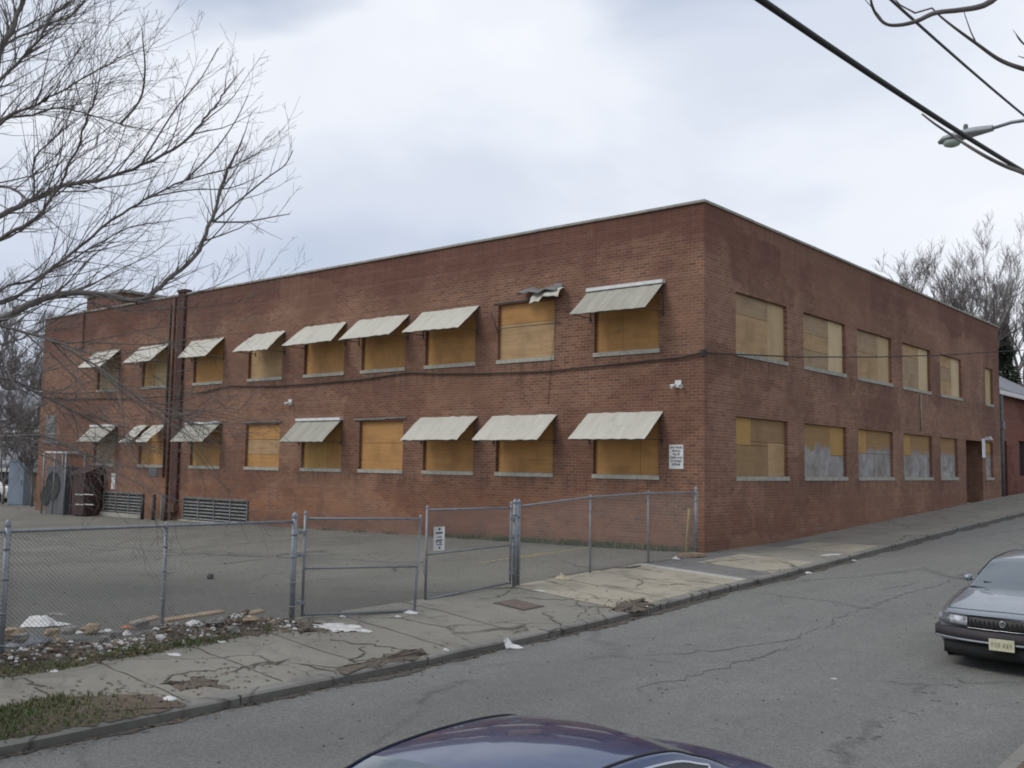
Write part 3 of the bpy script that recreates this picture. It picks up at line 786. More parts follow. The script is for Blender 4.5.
rlS = [[(0,.33,.53,1,P_yel,.004),(.33,1,.6,1,P_brn,0),(0,.66,0,.53,P_brn,0),(.33,.66,.53,.6,P_brn,0),(.66,1,0,.6,P_tan,0)],
       [(0,.66,0,1,P_wash,.003),(.66,1,.42,1,P_yel,0),(.66,1,0,.42,P_wash,0)],
       [(0,.30,.5,1,P_yel,0),(.30,1,.5,1,P_wash,.003),(0,1,0,.5,P_wash,0)],
       [(0,.32,.5,1,P_yel,0),(.32,1,0,1,P_wash,.003),(0,.32,0,.5,P_wash,0)],
       full(P_wash), [(0,1,.7,1,P_yel,0),(0,1,0,.7,P_wash,0)]]
for (a, b), s in zip(WRu, ruS): window(PR, a, b, SU, HU - .03, s)
for (a, b), s in zip(WRl, rlS): window(PR, a, b, SL, HL, s)

# ---- sheet metal awnings
def awning(x0, x1, zt, pl, zl, pr, zr, m, cap=False, label=None, dents=0, seed=0, gap=None, dy=0):
    """wall line x0..x1 at height zt; lower corners stand pl/pr out from the wall at heights zl/zr"""
    r = random.Random(seed); P = []; n = 13; k = 7
    for i in range(n):
        t = i/(n-1); row = []
        for j in range(k):
            s = j/(k-1); y = lerp(-.02, -lerp(pl, pr, t), s); z = lerp(zt, lerp(zl, zr, t), s)
            z += dents * r.uniform(-.03, .03) + (.006 if i % 2 else -.004) - dents*.05*math.sin(s*3.14)*math.sin(t*5 + seed)
            row.append(V(lerp(x0, x1, t), y + dy, z))
        P.append(row)
    a_ = MB()
    def sheet(i0, i1):
        Q = P[i0:i1 + 1]
        a_.grid(Q, 0, False, True); D = [[p - V(0, .008, .022) for p in row] for row in Q]; a_.grid(D, 0, False, False)
        a_.grid([[q[0] for q in Q], [q[0] for q in D]], 0, False); a_.grid([[q[-1] for q in Q], [q[-1] for q in D]], 0, False, True)
        a_.grid([Q[0], D[0]], 0, False, True); a_.grid([Q[-1], D[-1]], 0, False)
    if gap is None: sheet(0, n - 1)
    else: sheet(0, gap[0]); sheet(gap[1], n - 1)
    aw = a_.build('awning', m, bld)
    if label: aw['label'] = label
    if cap:
        c = MB(); c.box((x0 - .01, -.16, zt - .055), (x1 + .01, -.003, zt + .035)); c.build('cap_strip', M_awnw, aw)
    f = MB()
    lz = min(zl, zr)
    for x, p_, z in ((x0 + .04, pl, zl), (x1 - .04, pr, zr)):
        f.tube([V(x, -.004, z - .04 + .02), V(x, -p_ + .02, z - .02)], .012, 5); f.tube([V(x, -.012, zt - .05), V(x, -.012, z - .12)], .014, 5); f.box((x - .03, -.03, z - .10), (x + .03, -.002, z - .02))
    f.tube([V(x0 + .04, -pl + .03, zl - .035), V(x1 - .04, -pr + .03, zr - .035)], .012, 5)
    f.build('bracket', M_iron, aw)
    return aw
awning(-3.63,-1.17,7.25,.92,6.48,.96,6.45,M_awn2,True,'awning with a bright white cap strip',dents=.25,seed=1)
awning(-10.26,-7.79,7.21,.91,6.48,.94,6.45,M_awn,dents=.35,seed=2)
awning(-13.38,-10.88,7.21,.87,6.47,.89,6.47,M_awn,dents=.5,seed=3)
awning(-16.33,-14.01,7.21,.99,6.44,.69,6.50,M_awn,dents=.5,label='awning bent at its right corner',seed=4)
awning(-19.3,-17.45,7.17,1.02,6.42,.81,6.40,M_awn,dents=.6,seed=5)
awning(-23.7,-21.36,7.2,.62,6.48,.86,6.39,M_awn,dents=.5,seed=6)
awning(-27.71,-25.38,7.22,.84,6.45,.88,6.44,M_awn,dents=.2,seed=7)
awning(-31.69,-29.43,7.25,.86,6.46,.94,6.40,M_awn,dents=.3,seed=8)
awning(-3.63,-1.21,3.79,.93,3.07,.90,3.06,M_awn,dents=.2,seed=9)
awning(-7.16,-4.73,3.79,.92,3.06,.90,3.06,M_awn,dents=.35,seed=10)
awning(-10.24,-7.77,3.8,.88,3.07,.91,3.08,M_awn,dents=.4,seed=11)
awning(-16.5,-14.07,3.84,.83,3.05,.88,3.04,M_awn2,True,'dirty awning with a white cap strip',dents=.25,seed=12)
awning(-23.71,-21.33,3.84,.8,3.08,.86,3.07,M_awn2,True,dents=.2,seed=13)
awning(-27.82,-25.41,3.79,.77,3.06,.83,3.08,M_awn,dents=.7,gap=(5,7),label='torn awning with a gap in its sheet',seed=14)
awning(-31.63,-29.37,3.83,.76,3.10,.89,3.10,M_awn2,True,dents=.4,seed=15)
# what is left of a torn off awning over the second upper window
t = MB(); r = random.Random(3)
P = [[V(lerp(-6.0,-4.55,i/7), -.06 - .30*j/3 + r.uniform(-.04,.04), 7.50 - .16*j/3 + r.uniform(-.05,.05) + .05*math.sin(i*1.4)) for j in range(4)] for i in range(8)]
t.grid(P, 0, False, True); t.grid([[p - V(0,.01,.02) for p in row] for row in P], 0, False)
P = [[V(lerp(-5.45,-4.42,i/6), -.10 - .34*j/3 + r.uniform(-.03,.03), 7.36 - .30*j/3 + .12*i/6 + r.uniform(-.07,.07)) for j in range(4)] for i in range(7)]
t.grid(P, 1, False, True); t.grid([[p - V(0,.01,.02) for p in row] for row in P], 1, False)
brk = t.build('awning', [M_louv, M_awn], bld); brk['label'] = 'crumpled remains of a torn off awning'
t = MB(); t.box((-7.2,-.03,7.17), (-4.6,-.003,7.21)); t.tube([V(-4.78,-.03,7.3), V(-4.8,-.04,6.4), V(-4.95,-.03,5.2), V(-5.05,-.02,4.1)], .008, 4); t.tube([V(-7.3,-.02,6.95), V(-7.0,-.03,6.3)], .012, 4); t.tube([V(-7.04,-.03,6.42), V(-4.6,-.05,6.42)], .012, 4)
t.build('bracket', M_iron, brk)
for (a, b, z) in ((-13.45,-11.9,3.77), (-11.9,-10.9,3.79), (-19.9,-17.5,3.77)):
    t = MB(); t.box((a, -.05, z), (b, -.003, z + .05)); t.build('head_rail', M_louv, bld)

# ---- duct, pipes, stack, vents, small fittings
t = MB(); t.box((-24.70,-.12,.55), (-24.22,-.003,ZT + .10)); t.box((-24.74,-.15,ZT + .10), (-24.18,.2,ZT + .22)); t.build('duct', M_brown, bld)
t = MB(); t.tube([V(-25.05,-.06,-.2), V(-25.05,-.06,ZT)], .055, 8); [t.box((-25.12,-.10,z), (-24.98,-.002,z + .04)) for z in (1.2,3.4,5.6,7.8)]; t.build('downpipe', M_pipe, bld)
t = MB(); t.tube([V(-25.38,-.05,1.6), V(-25.38,-.05,ZT - .3)], .04, 8); t.build('downpipe', M_iron, bld)
t = MB(); t.box((-24.7,-.22,.2), (-24.2,-.003,.55)); t.tube([V(-24.5,-.12,.55), V(-24.5,-.12,-.3)], .07, 8); t.build('meter_box', M_pipe, bld)
t = MB()
def uvbox(t, p0, p1):
    (x0,y0,z0),(x1,y1,z1) = p0, p1
    t.quad(V(x0,y0,z0),V(x1,y0,z0),V(x1,y0,z1),V(x0,y0,z1),0,[(x0,z0),(x1,z0),(x1,z1),(x0,z1)])
    t.quad(V(x1,y0,z0),V(x1,y1,z0),V(x1,y1,z1),V(x1,y0,z1),0,[(y0,z0),(y1,z0),(y1,z1),(y0,z1)])
    t.quad(V(x0,y1,z0),V(x0,y0,z0),V(x0,y0,z1),V(x0,y1,z1),0,[(y1,z0),(y0,z0),(y0,z1),(y1,z1)])
    t.quad(V(x1,y1,z0),V(x0,y1,z0),V(x0,y1,z1),V(x1,y1,z1),0,[(x1,z0),(x0,z0),(x0,z1),(x1,z1)])
    t.quad(V(x0,y0,z1),V(x1,y0,z1),V(x1,y1,z1),V(x0,y1,z1),0,[(x0,y0),(x1,y0),(x1,y1),(x0,y1)])
uvbox(t, (-33.6,.40,ZT - .4), (-30.4,2.6,10.0)); uvbox(t, (-33.6,-.09,7.5), (-32.9,-.003,ZT - .001)); ch = t.build('stair_head', M_brick, bld)
t = MB(); t.box((-33.7,.30,10.0), (-30.3,2.7,10.12)); t.build('coping', M_coping, ch)
def vent(x0, x1, z0, z1, bars, n, name='vent'):
    t = MB(); t.box((x0,-.012,z0), (x1,-.003,z1), 0); v = t.build(name, M_dark, bld)
    t = MB()
    for i in range(n):
        z = lerp(z0 + .04, z1 - .03, i/(n-1)); t.prism([V(x0+.01,-.014,z+.035), V(x0+.01,-.045,z-.01), V(x0+.01,-.05,z-.002), V(x0+.01,-.014,z+.045)], (x1-x0-.02,0,0))
    t.build('louvre', M_louv, v)
    t = MB()
    for k in range(bars + 1):
        x = lerp(x0, x1, k/bars); t.box((x-.025,-.06,z0), (x+.025,-.013,z1))
    t.box((x0-.03,-.065,z1), (x1+.03,-.003,z1+.05)); t.build('frame', M_louv, v)
    t = MB(); t.box((x0-.15,-.16,z0-.24), (x1+.15,-.003,z0-.004)); t.build('sill', M_sill, v)
vent(-23.78,-19.4,-.06,.80,4,7); vent(-30.25,-27.0,-.02,.84,3,7)
t = MB(); t.box((-26.6,-.02,1.62), (-25.9,-.003,2.05)); [t.box((-26.58,-.03,1.65 + .09*i), (-25.92,-.02,1.69 + .09*i)) for i in range(4)]; t.build('vent', M_grey, bld)
def floodlight(x, z):
    l = MB(); l.box((x-.09,-.05,z-.09), (x+.09,-.003,z+.10)); f = l.build('floodlight', M_white, bld)
    for sx in (-1, 1):
        q = MB(); d = V(sx*.5,-.65,-.5).normalized(); o = V(x + sx*.07,-.06,z); q.tube([o, o + d*.07], .025, 6); q.lathe([(.0,.04),(.03,.05),(.065,.15),(.06,.15),(.0,.12)], o, d, 12); q.build('lamp_head', M_white, f)
floodlight(-17.0, 4.5); floodlight(-.74, 4.49)
t = MB(); t.box((.003, 25.45, 3.80), (.12, 25.7, 3.92)); t.lathe([(.02,.0),(.12,-.16),(.10,-.16),(.0,-.10)], V(.22,25.55,3.95), (0,0,1), 12); t.tube([V(.06,25.57,3.86), V(.2,25.55,3.95)], .02, 6); t.build('door_lamp', M_white, bld)
t = MB(); t.tube([V(.03,16.7,SU - .2), V(.03,16.72,3.9)], .03, 6); t.build('conduit', M_sill, bld)
# stair window at the far left
t = MB(); t.box((-36.5,-.04,3.05), (-34.7,-.003,3.15)); t.box((-36.3,-.02,3.15), (-35.3,-.003,4.4)); t.build('window', M_louv, bld)

# ---- signs on the walls
def text_mesh(txt, size, P, name, m, parent, align='CENTER', wide=1.0):
    cu = bpy.data.curves.new(name, 'FONT'); cu.body = txt; cu.size = size; cu.align_x = align; cu.extrude = .0008; cu.offset = .002
    tmp = bpy.data.objects.new(name, cu); COL.objects.link(tmp); dg = bpy.context.evaluated_depsgraph_get()
    me = bpy.data.meshes.new_from_object(tmp.evaluated_get(dg)); bpy.data.objects.remove(tmp)
    me.transform(Matrix.Diagonal((wide, 1, 1, 1))); me.transform(P); me.materials.clear(); me.materials.append(m)
    o = bpy.data.objects.new(name, me); COL.objects.link(o); o.parent = parent; return o
def sign(loc, rz, w_, h_, label, lines=None, group=None, bars=None):
    s = empty('notice_sign', loc, rz); tag(s, label, 'sign', group)
    t = MB(); t.box((-w_/2,-.008,-h_/2), (w_/2,0,h_/2)); [t.lathe([(.0,-.012),(.008,-.011),(.01,-.008)], (0, 0, z), (0,1,0), 6) for z in ()]
    t.build('plate', M_white, s, False)
    if lines:
        for z, sz, tx, wd in lines:
            text_mesh(tx, sz, Matrix.Translation((0,-.010,z)) @ Matrix.Rotation(R(90), 4, 'X'), 'lettering', M_ink, s, wide=wd)
    if bars:
        t = MB()
        for x0, x1, z0, z1 in bars: t.box((x0,-.0105,z0), (x1,-.0085,z1))
        t.build('lettering', M_ink, s, False)
    return s
sign((-.81,-.006,2.60), 0, .42, .62, 'white no parking notice lettered in black on the brick wall near the street corner',
     [(.215,.078,'UNAUTHORIZED',.62), (.125,.082,'VEHICLES',.72), (.038,.082,'WILL BE',.72), (-.05,.082,'TOWED AWAY',.66), (-.14,.082,'AT OWNERS',.68), (-.225,.082,'EXPENSE',.76)])
sign((-29.5,-.016,1.35), 0, .34, .72, 'small blank white plate on the brick wall above the far louvred vent')
s = sign((.008,25.2,3.42), R(90), .5, .85, 'white sign hung beside the recessed street doorway')

# ---- service cable slung along the lot wall and off across the street
mb = MB()
pts = [(-36.9,5.32),(-33.79,5.16),(-29,5.0),(-24.76,4.94),(-22.96,5.04),(-20.82,5.24),(-17.99,5.11),(-15.37,5.11),(-13.14,5.15),(-11.04,5.26),(-10.57,5.26),(-9.65,5.18),(-7.72,5.09),(-5.08,5.03),(-3.35,5.09),(-.71,5.17)]
mb.tube([V(x, -.27 if -24.9 < x < -24 else -.05, z) for x, z in pts] + [V(.05,-.06,5.26)], .022, 6)
a = V(.05,-.06,5.26); b = on_x(1024,350,2.5)
q = [on_x(px, py, lerp(.12, 2.5, k)) for k, (px, py) in zip((.0,.13,.33,.6,1.0), ((716,353.5),(800,357),(880,357),(944,355),(1024,350)))]
mb.tube([a] + q + [b + (b - q[-2])*.35], .02, 6)
mb.box((-.03,-.10,5.18), (.06,-.003,5.34))
tag(mb.build('service_cable', M_cable), 'black service cable sagging along the brick wall between the two window rows', 'cable')

# ---- the red shop next door
rb = empty('red_building', (-6, 29, 1.1)); tag(rb, 'low red painted brick building with a grey pitched roof beyond the factory', 'building')
RX, RY0, RY1, RE = -.45, 28.75, 42.0, 6.22
RHOLES = [(RY0 + 1.1, RY0 + 2.3, 1.0, 3.9), (RY0 + 4.6, RY0 + 6.4, 2.2, 4.0), (RY0 + 8.6, RY0 + 10.4, 2.2, 4.0)]
t = MB(); wall_panel(t, lambda u, d, z: V(RX - d, u, z), RY0, RY1, -.5, RE, RHOLES, .25)
t.quad(V(-12,RY0,-.5), V(RX,RY0,-.5), V(RX,RY0,RE), V(-12,RY0,RE), 0, [(-12,-.5),(0,-.5),(0,RE),(-12,RE)])
t.add([V(-12,RY0,RE), V(RX,RY0,RE), V(-6.2,RY0,9.4)], [(0,1,2)], 0, [[(0,6),(12,6),(6,8)]])
t.quad(V(RX,RY1,-.5), V(-12,RY1,-.5), V(-12,RY1,RE), V(RX,RY1,RE), 0, [(-12,-.5),(0,-.5),(0,RE),(-12,RE)])
t.build('wall', M_redwall, rb)
t = MB(); t.prism([V(RX + .35,RY0 - .3,RE - .05), V(-6.2,RY0 - .3,9.48), V(-12.4,RY0 - .3,RE - .1), V(-12.4,RY0 - .3,RE + .08), V(-6.2,RY0 - .3,9.66), V(RX + .35,RY0 - .3,RE + .12)], (0,RY1 - RY0 + .6,0)); t.build('roof', M_slate, rb)
t = MB(); t.box((RX + .30,RY0 - .34,RE - .14), (RX + .40,RY1 + .3,RE + .06)); t.prism([V(RX + .34,RY0 - .36,RE - .12), V(RX + .34,RY0 - .36,RE + .13), V(-6.2,RY0 - .36,9.67), V(-6.2,RY0 - .36,9.42)], (0,.05,0)); t.build('trim', M_white, rb)
for k, (a, b, c, d) in enumerate(RHOLES):
    t = MB(); t.box((RX - .28, a, c), (RX - .2, b, d)); o = t.build('door' if k == 0 else 'window', M_door if k == 0 else M_glass, rb)
t = MB(); t.tube([V(RX - .35,RY0 - .35,1.2), V(RX - .35,RY0 - .35,5.6), V(RX + .2,RY0 - .35,6.1)], .07, 8); t.build('downpipe', M_galv, rb)
# downpipe standing in the gap between the two buildings
pp = empty('drain_pipe', (.05,28.42,1.2)); tag(pp, 'grey green drain pipe in the gap between factory and red building', 'pipe')
t = MB(); t.tube([V(-.02,28.42,1.2), V(-.02,28.42,6.0)], .10, 8); t.build('pipe', simple_noise('green_grey_pipe', (.13,.16,.15), (.09,.11,.1), 4, .7), pp)
t = MB(); t.box((-.12,28.3,4.4), (.10,28.54,4.75)); t.build('collar', M_galv, pp)

# ================================================================== CHAIN LINK FENCE
FX = .05
def mesh_wires(t, quad_, cell=.055, rad=.0024):
    """diamond wire between four corners (bl, br, tr, tl), bent over as two sets of slanting wires"""
    bl, br, tr, tl = [Vector(q) for q in quad_]; w_ = (br - bl).length; h_ = (tl - bl).length
    def P(u, v): return bl.lerp(br, u).lerp(tl.lerp(tr, u), v)
    n = int(w_/cell); dn = h_/w_
    for k in range(-int(h_/cell) - 1, n + 1):
        for s in (1, -1):
            u0 = k*cell/w_; u1 = u0 + dn
            if s < 0: pa, pb = (u0, 1.), (u1, 0.)
            else: pa, pb = (u0, 0.), (u1, 1.)
            (ua, va), (ub, vb) = pa, pb
            if ub <= 0 or ua >= 1: continue
            if ua < 0: f = -ua/(ub-ua); va = lerp(va, vb, f); ua = 0
            if ub > 1: f = (1-ua)/(ub-ua); vb = lerp(va, vb, f); ub = 1
            a, b = P(ua, va), P(ub, vb)
            if (b - a).length > .02: t.tube([a, b], rad, 3, 0, False, False)
def post(x, y, z0, z1, r, parent, name='post', cap=True):
    t = MB(); t.tube([V(x,y,z0 - .2), V(x,y,z1)], r, 10)
    if cap: t.lathe([(r*1.15,-.03),(r*1.2,0),(r*.9,.03),(r*.35,.055),(0,.06)], (x,y,z1), (0,0,1), 10)
    o = t.build(name, M_galv, parent)
    return o
def ties(t, x, y, zs, r):
    for z in zs: t.lathe([(r+.004,-.012),(r+.008,-.012),(r+.008,.012),(r+.004,.012)], (x,y,z), (0,0,1), 10)
def fence(posts, label, r_mid=.024, loop=None):
    """posts = (y, ztop, radius)"""
    y0 = posts[0][0]; f = empty('chain_link_fence', (FX, y0, zf(y0))); tag(f, label, 'fence')
    for k, (y, zt, r) in enumerate(posts): post(FX, y, zf(y), zt, r, f)
    pts = [V(FX, y, zt - .09 if r > .028 else zt + .005) for y, zt, r in posts]
    t = MB(); t.tube(pts, .021, 8); t.build('top_rail', M_galv, f)
    t = MB(); 
    for k, (y, zt, r) in enumerate(posts): ties(t, FX, y, [lerp(zf(y), zt, s) for s in (.12,.35,.6,.82)], r)
    t.build('tie', M_galv, f)
    t = MB()
    for (a, b) in zip(posts[:-1], posts[1:]):
        pa, pb = pts[posts.index(a)], pts[posts.index(b)]
        mesh_wires(t, [V(FX + .028,a[0],zf(a[0]) + .05), V(FX + .028,b[0],zf(b[0]) + .05), pb + V(.026,0,-.01), pa + V(.026,0,-.01)])
    t.build('wire_mesh', M_wire, f); return f
fence([(-23.2,1.38,.024), (-21.2,1.40,.024), (-19.2,1.42,.024), (-17.12,1.50,.036), (-15.0,1.40,.024), (-12.82,1.48,.044)], 'chain link fence section standing over the strip of rubble and litter')
fence([(-7.40,1.60,.034), (-5.0,1.655,.024), (-2.7,1.715,.024), (-.5,1.80,.042)], 'chain link fence section rising to the brick corner beside the yellow post')
gp_ = empty('gate_post', (FX, -7.52, zf(-7.52))); tag(gp_, 'thick galvanised gate post between the far gate leaf and the fence to the corner', 'post')
post(FX, -7.52, zf(-7.5), 1.60, .044, gp_)
t = MB(); ties(t, FX, -7.52, [.3,.75,1.35], .044); t.build('hinge_band', M_galv, gp_)

def gate(hinge, free, ztops, zbots, mids, label, freetop=None):
    """hinge / free = (x, y); z = (hinge end, free end)"""
    h = V(*hinge, 0); e = V(*free, 0); g = empty('gate_leaf', (hinge[0], hinge[1], zbots[0])); tag(g, label, 'gate')
    Hb, Ht, Eb, Et = h + V(0,0,zbots[0]), h + V(0,0,ztops[0]), e + V(0,0,zbots[1]), V(*(freetop or free), ztops[1])
    def st(a, b, ext, name):
        t = MB(); d = (b - a).normalized(); t.tube([a - d*.02, b + d*ext], .022, 8); t.lathe([(.026,-.02),(.026,0),(.012,.03),(0,.035)], b + d*ext, d, 8); t.build(name, M_galv, g)
    st(Hb, Ht, .09, 'stile'); st(Eb, Et, .05, 'stile')
    for nm, (za, zb) in (('top_rail', (1., 1.)), ('bottom_rail', (.0, .0)), ('middle_rail', mids)):
        t = MB(); t.tube([Hb.lerp(Ht, za), Eb.lerp(Et, zb)], .020 if nm != 'middle_rail' else .015, 8); t.build(nm, M_galv, g)
    t = MB(); off = V(.022,0,0); mesh_wires(t, [Hb + off, Eb + off, Et + off, Ht + off]); t.build('wire_mesh', M_wire, g)
    n = (e - h).normalized()
    for s in (.13,.62,.86):
        t = MB(); p = Hb.lerp(Ht, s); t.box((p.x-.03,p.y-.11,p.z-.025), (p.x+.03,p.y+.03,p.z+.025)) if n.y > 0 else t.box((p.x-.03,p.y-.03,p.z-.025), (p.x+.03,p.y+.09,p.z+.025))
        t.build('hinge', M_galv, g)
    return g, Hb, Ht, Eb, Et
gb = gp(414.5,612); gt = on_x(420.5,519,FX + .14)
gate((FX,-12.62), (gb.x, gb.y), (1.43,gt.z), (-.05,gb.z + .02), (.48,.47), 'sagging gate leaf on the left with its free end leaning on its neighbour', (gt.x, gt.y))
gate((FX,-7.64), (FX + .02,-9.96), (1.49,1.50), (.05,-.06), (.50,.50), 'gate leaf on the right that carries the white parking sign')
ch = MB(); rs = random.Random(4)
for k in range(9):
    a = k*.7; ch.lathe([(.016,-.004),(.02,0),(.016,.004),(.012,0),(.016,-.004)], (FX + .04 + .03*math.sin(a), -10.03 + .04*math.cos(a), .72 - .025*k), (math.sin(k), math.cos(k), .3), 8)
ch.box((FX + .05,-10.06,.40), (FX + .08,-10.01,.48))
tag(ch.build('gate_chain', M_wire), 'short padlocked chain holding the two gate leaves together', 'chain')
sgn = sign((FX + .032,-9.66,.99), R(90), .27, .42, 'small white parking sign with faint black marks wired to the right gate leaf',
   bars=[(-.025,.025,.15,.19), (-.09,.08,.085,.115), (-.06,.06,.02,.035), (-.075,.075,-.045,-.02), (-.075,-.05,-.08,-.045), (.0,.05,-.085,-.06), (-.07,.07,-.115,-.10), (-.02,.03,-.18,-.145)])

# yellow leaning post on its block, beside the brick corner
yp = empty('yellow_post', (.30,-.62,zf(-.6))); tag(yp, 'thin leaning yellow post standing on a broken slab at the brick corner', 'post')
b0 = gp(686,552); t = MB(); t.tube([V(-.02,-.86,zf(-.8)), V(.0,-.82,zf(-.8) + .62), V(.02,-.79,zf(-.8) + 1.14)], [.036,.034,.033], 8); t.build('pole', M_wood, yp)
t = MB(); t.prism([V(-.12,-1.15,zf(-.9) + .0), V(.36,-1.02,zf(-.9)), V(.42,-.62,zf(-.7)), V(-.02,-.58,zf(-.7))], (0,0,.075)); t.build('base', M_rub2, yp)

# bollards in front of the louvred vents
for k, (px, lab) in enumerate(((142.6,'black bollard nearest the far louvred vent'), (153.8,'black bollard in the middle of three by the brick wall'), (165.5,'black bollard nearest the duct, beside a pale pipe'))):
    p = on_y(px, 505, -.55); z = zlot(p.x, -.55); o = empty('bollard', (p.x,-.55,z)); tag(o, lab, 'bollard', 'bollards by the lot wall')
    t = MB(); t.tube([V(p.x,-.55,z-.2), V(p.x,-.55,z+.98)], .075, 12); t.build('shaft', M_black, o)
    t = MB(); t.lathe([(.078,0),(.07,.05),(.04,.08),(0,.09)], (p.x,-.55,z+.98), (0,0,1), 12); t.build('cap', M_black, o)
p = on_y(161.5, 505, -.5); z = zlot(p.x, -.5); t = MB(); t.tube([V(p.x,-.5,z-.2), V(p.x,-.5,z+.95)], .04, 8); t.lathe([(.05,0),(.05,.05),(0,.07)], (p.x,-.5,z+.95), (0,0,1), 8)
tag(t.build('vent_pipe', simple_noise('pale_green_pipe', (.25,.28,.25), (.17,.19,.17), 6, .7)), 'pale green pipe stub between two black bollards', 'pipe')

# ---- at the far left end of the wall: condenser in its pipe cage, maroon skip, blue panel
cz = zlot(-35,-1.5)
cg = empty('pipe_cage', (-35.2,-1.6,cz)); tag(cg, 'open galvanised pipe cage round the grey fan unit at the far left of the wall', 'cage')
y0, y1 = -1.0, -.12; x0 = on_y(42,500,y0).x; x1 = on_y(64,500,y0).x; zt = on_y(54,452.5,y0).z
for x in (x0, x1):
    for y in (y0, y1): t = MB(); t.tube([V(x,y,cz-.1), V(x,y,zt)], .04, 8); t.build('post', M_galv, cg)
t = MB(); t.tube([V((x0+x1)/2,y0,cz-.1), V((x0+x1)/2,y0,zt - .02)], .03, 8); t.build('post', M_galv, cg)
t = MB(); t.tube([V(x0,y0,zt), V(x1,y0,zt), V(x1,y1,zt), V(x0,y1,zt), V(x0,y0,zt)], .045, 8); t.build('top_rail', simple_noise('pale_rail', (.55,.56,.57), (.45,.46,.47), 6, .6), cg)
t = MB(); mesh_wires(t, [V(x0,y0,cz), V(x1,y0,cz), V(x1,y0,zt), V(x0,y0,zt)], .12, .003); t.build('wire_mesh', M_wire, cg)
fu = empty('fan_unit', (-35.2,-1.2,cz)); tag(fu, 'grey rooftop style fan unit with two dark round fans inside a pipe cage', 'fan unit')
t = MB(); t.box((x0 + .08,-.85,cz-.1), (x1 - .3,-.25,1.95)); t.build('cabinet', M_grey, fu)
for (x, z, r_) in ((on_y(53.5,487,-.85).x,1.05,.66), (on_y(46,494,-.85).x,.55,.45)):
    t = MB(); t.lathe([(0,-.0),(r_,0),(r_,.05),(r_*.94,.05),(r_*.94,.01),(0,.012)], (x,-.855,z), (0,-1,0), 24); f = t.build('fan', M_dark, fu)
    t = MB()
    for k in range(5): a = k*6.28/5; t.prism([V(x + .08*math.cos(a),-.875,z + .08*math.sin(a)), V(x + r_*.88*math.cos(a),-.88,z + r_*.88*math.sin(a)), V(x + r_*.85*math.cos(a+.7),-.875,z + r_*.85*math.sin(a+.7)), V(x + .08*math.cos(a+.6),-.87,z + .08*math.sin(a+.6))], (0,.004,0))
    t.build('blade', M_black, f)
sz = zlot(-32,-1.2); sx0 = on_y(70,505,-.9).x; sx1 = on_y(97.5,505,-.3).x
sk = empty('dumpster', ((sx0+sx1)/2,-.8,sz)); tag(sk, 'tall dark maroon dumpster with broken white stripes against the wall', 'dumpster')
t = MB(); t.prism([V(sx0,-.9,sz + .08), V(sx1,-.9,sz + .08), V(sx1,-.15,sz + .08), V(sx0,-.15,sz + .08)], (0,0,1.75)); t.box((sx0 - .05,-.95,sz + 1.83), (sx1 + .05,-.1,sz + 1.9)); [t.box((x - .04,-.94,sz + .1), (x + .04,-.901,sz + 1.83)) for x in (sx0 + .06, sx1 - .06)]; t.build('bin', M_maroon, sk)
t = MB(); t.prism([V(sx0 - .05,-.95,sz + 1.905), V(sx1 + .05,-.95,sz + 1.905), V(sx1 + .05,-.1,sz + 2.25), V(sx0 - .05,-.1,sz + 2.25)], (0,0,.05)); t.prism([V(sx0,-.9,sz+1.903), V(sx0,-.12,sz+1.903), V(sx0,-.12,sz+2.24)], (.03,0,0)); t.prism([V(sx1 - .03,-.9,sz+1.903), V(sx1 - .03,-.12,sz+1.903), V(sx1 - .03,-.12,sz+2.24)], (.03,0,0)); t.build('lid', M_maroon, sk)
for py in (494.5, 504.5):
    for pa, pb in ((75.5,83.5),(84.5,93.5)):
        a = on_y(pa,py - .8,-.945); b = on_y(pb,py + .8,-.945); t = MB(); t.box((a.x,-.96,b.z), (b.x,-.945,a.z)); t.build('stripe', M_paper, sk)
for x in (sx0 + .25,sx1 - .25): t = MB(); t.lathe([(0,-.03),(.06,-.03),(.06,.03),(0,.03)], (x,-.7,sz + .06), (1,0,0), 10); t.build('wheel', M_black, sk)

# ---- street lamp (its pole stands outside the frame) and overhead cables
LP = V(10.25,-8.64,znear(10.2,-8.6))
sl_ = empty('street_lamp', LP); tag(sl_, 'cobra head street lamp on a long curved arm above the street', 'street lamp')
t = MB(); t.tube([LP - V(0,0,.3), LP + V(0,0,7.0)], [.11,.07], 12); t.build('pole', M_galv, sl_)
t = MB(); t.tube([LP + V(0,0,6.55), V(10.0,-8.64,6.76), V(9.7,-8.64,6.86), V(9.35,-8.64,6.88), V(9.05,-8.64,6.84)], .024, 8); t.build('arm', M_galv, sl_)
hd = MB()
secs = [(9.12,.05,.06,6.84),(8.98,.075,.08,6.835),(8.85,.11,.09,6.83),(8.65,.135,.085,6.81),(8.5,.12,.07,6.795),(8.43,.05,.03,6.785)]
G = []
for x, w_, h_, z in secs: G.append([V(x, -8.64 + w_*math.cos(a), z + h_*math.sin(a)*(.9 if math.sin(a) > 0 else .45)) for a in [2*math.pi*k/12 for k in range(13)]])
hd.grid(G); hd.add(G[0][:-1], [tuple(range(12))]); hd.add(G[-1][:-1], [tuple(range(12))]); h_ = hd.build('lamp_head', M_lampb, sl_)
t = MB(); t.lathe([(.115,0),(.112,-.03),(.095,-.055),(.05,-.072),(0,-.075)], (8.60,-8.64,6.775), (0,0,1), 16); t.build('lens', M_lens, h_)
t = MB(); t.lathe([(.028,0),(.032,.05),(.02,.075),(0,.08)], (8.78,-8.64,6.90), (0,0,1), 10); t.build('sensor', M_grey, h_)
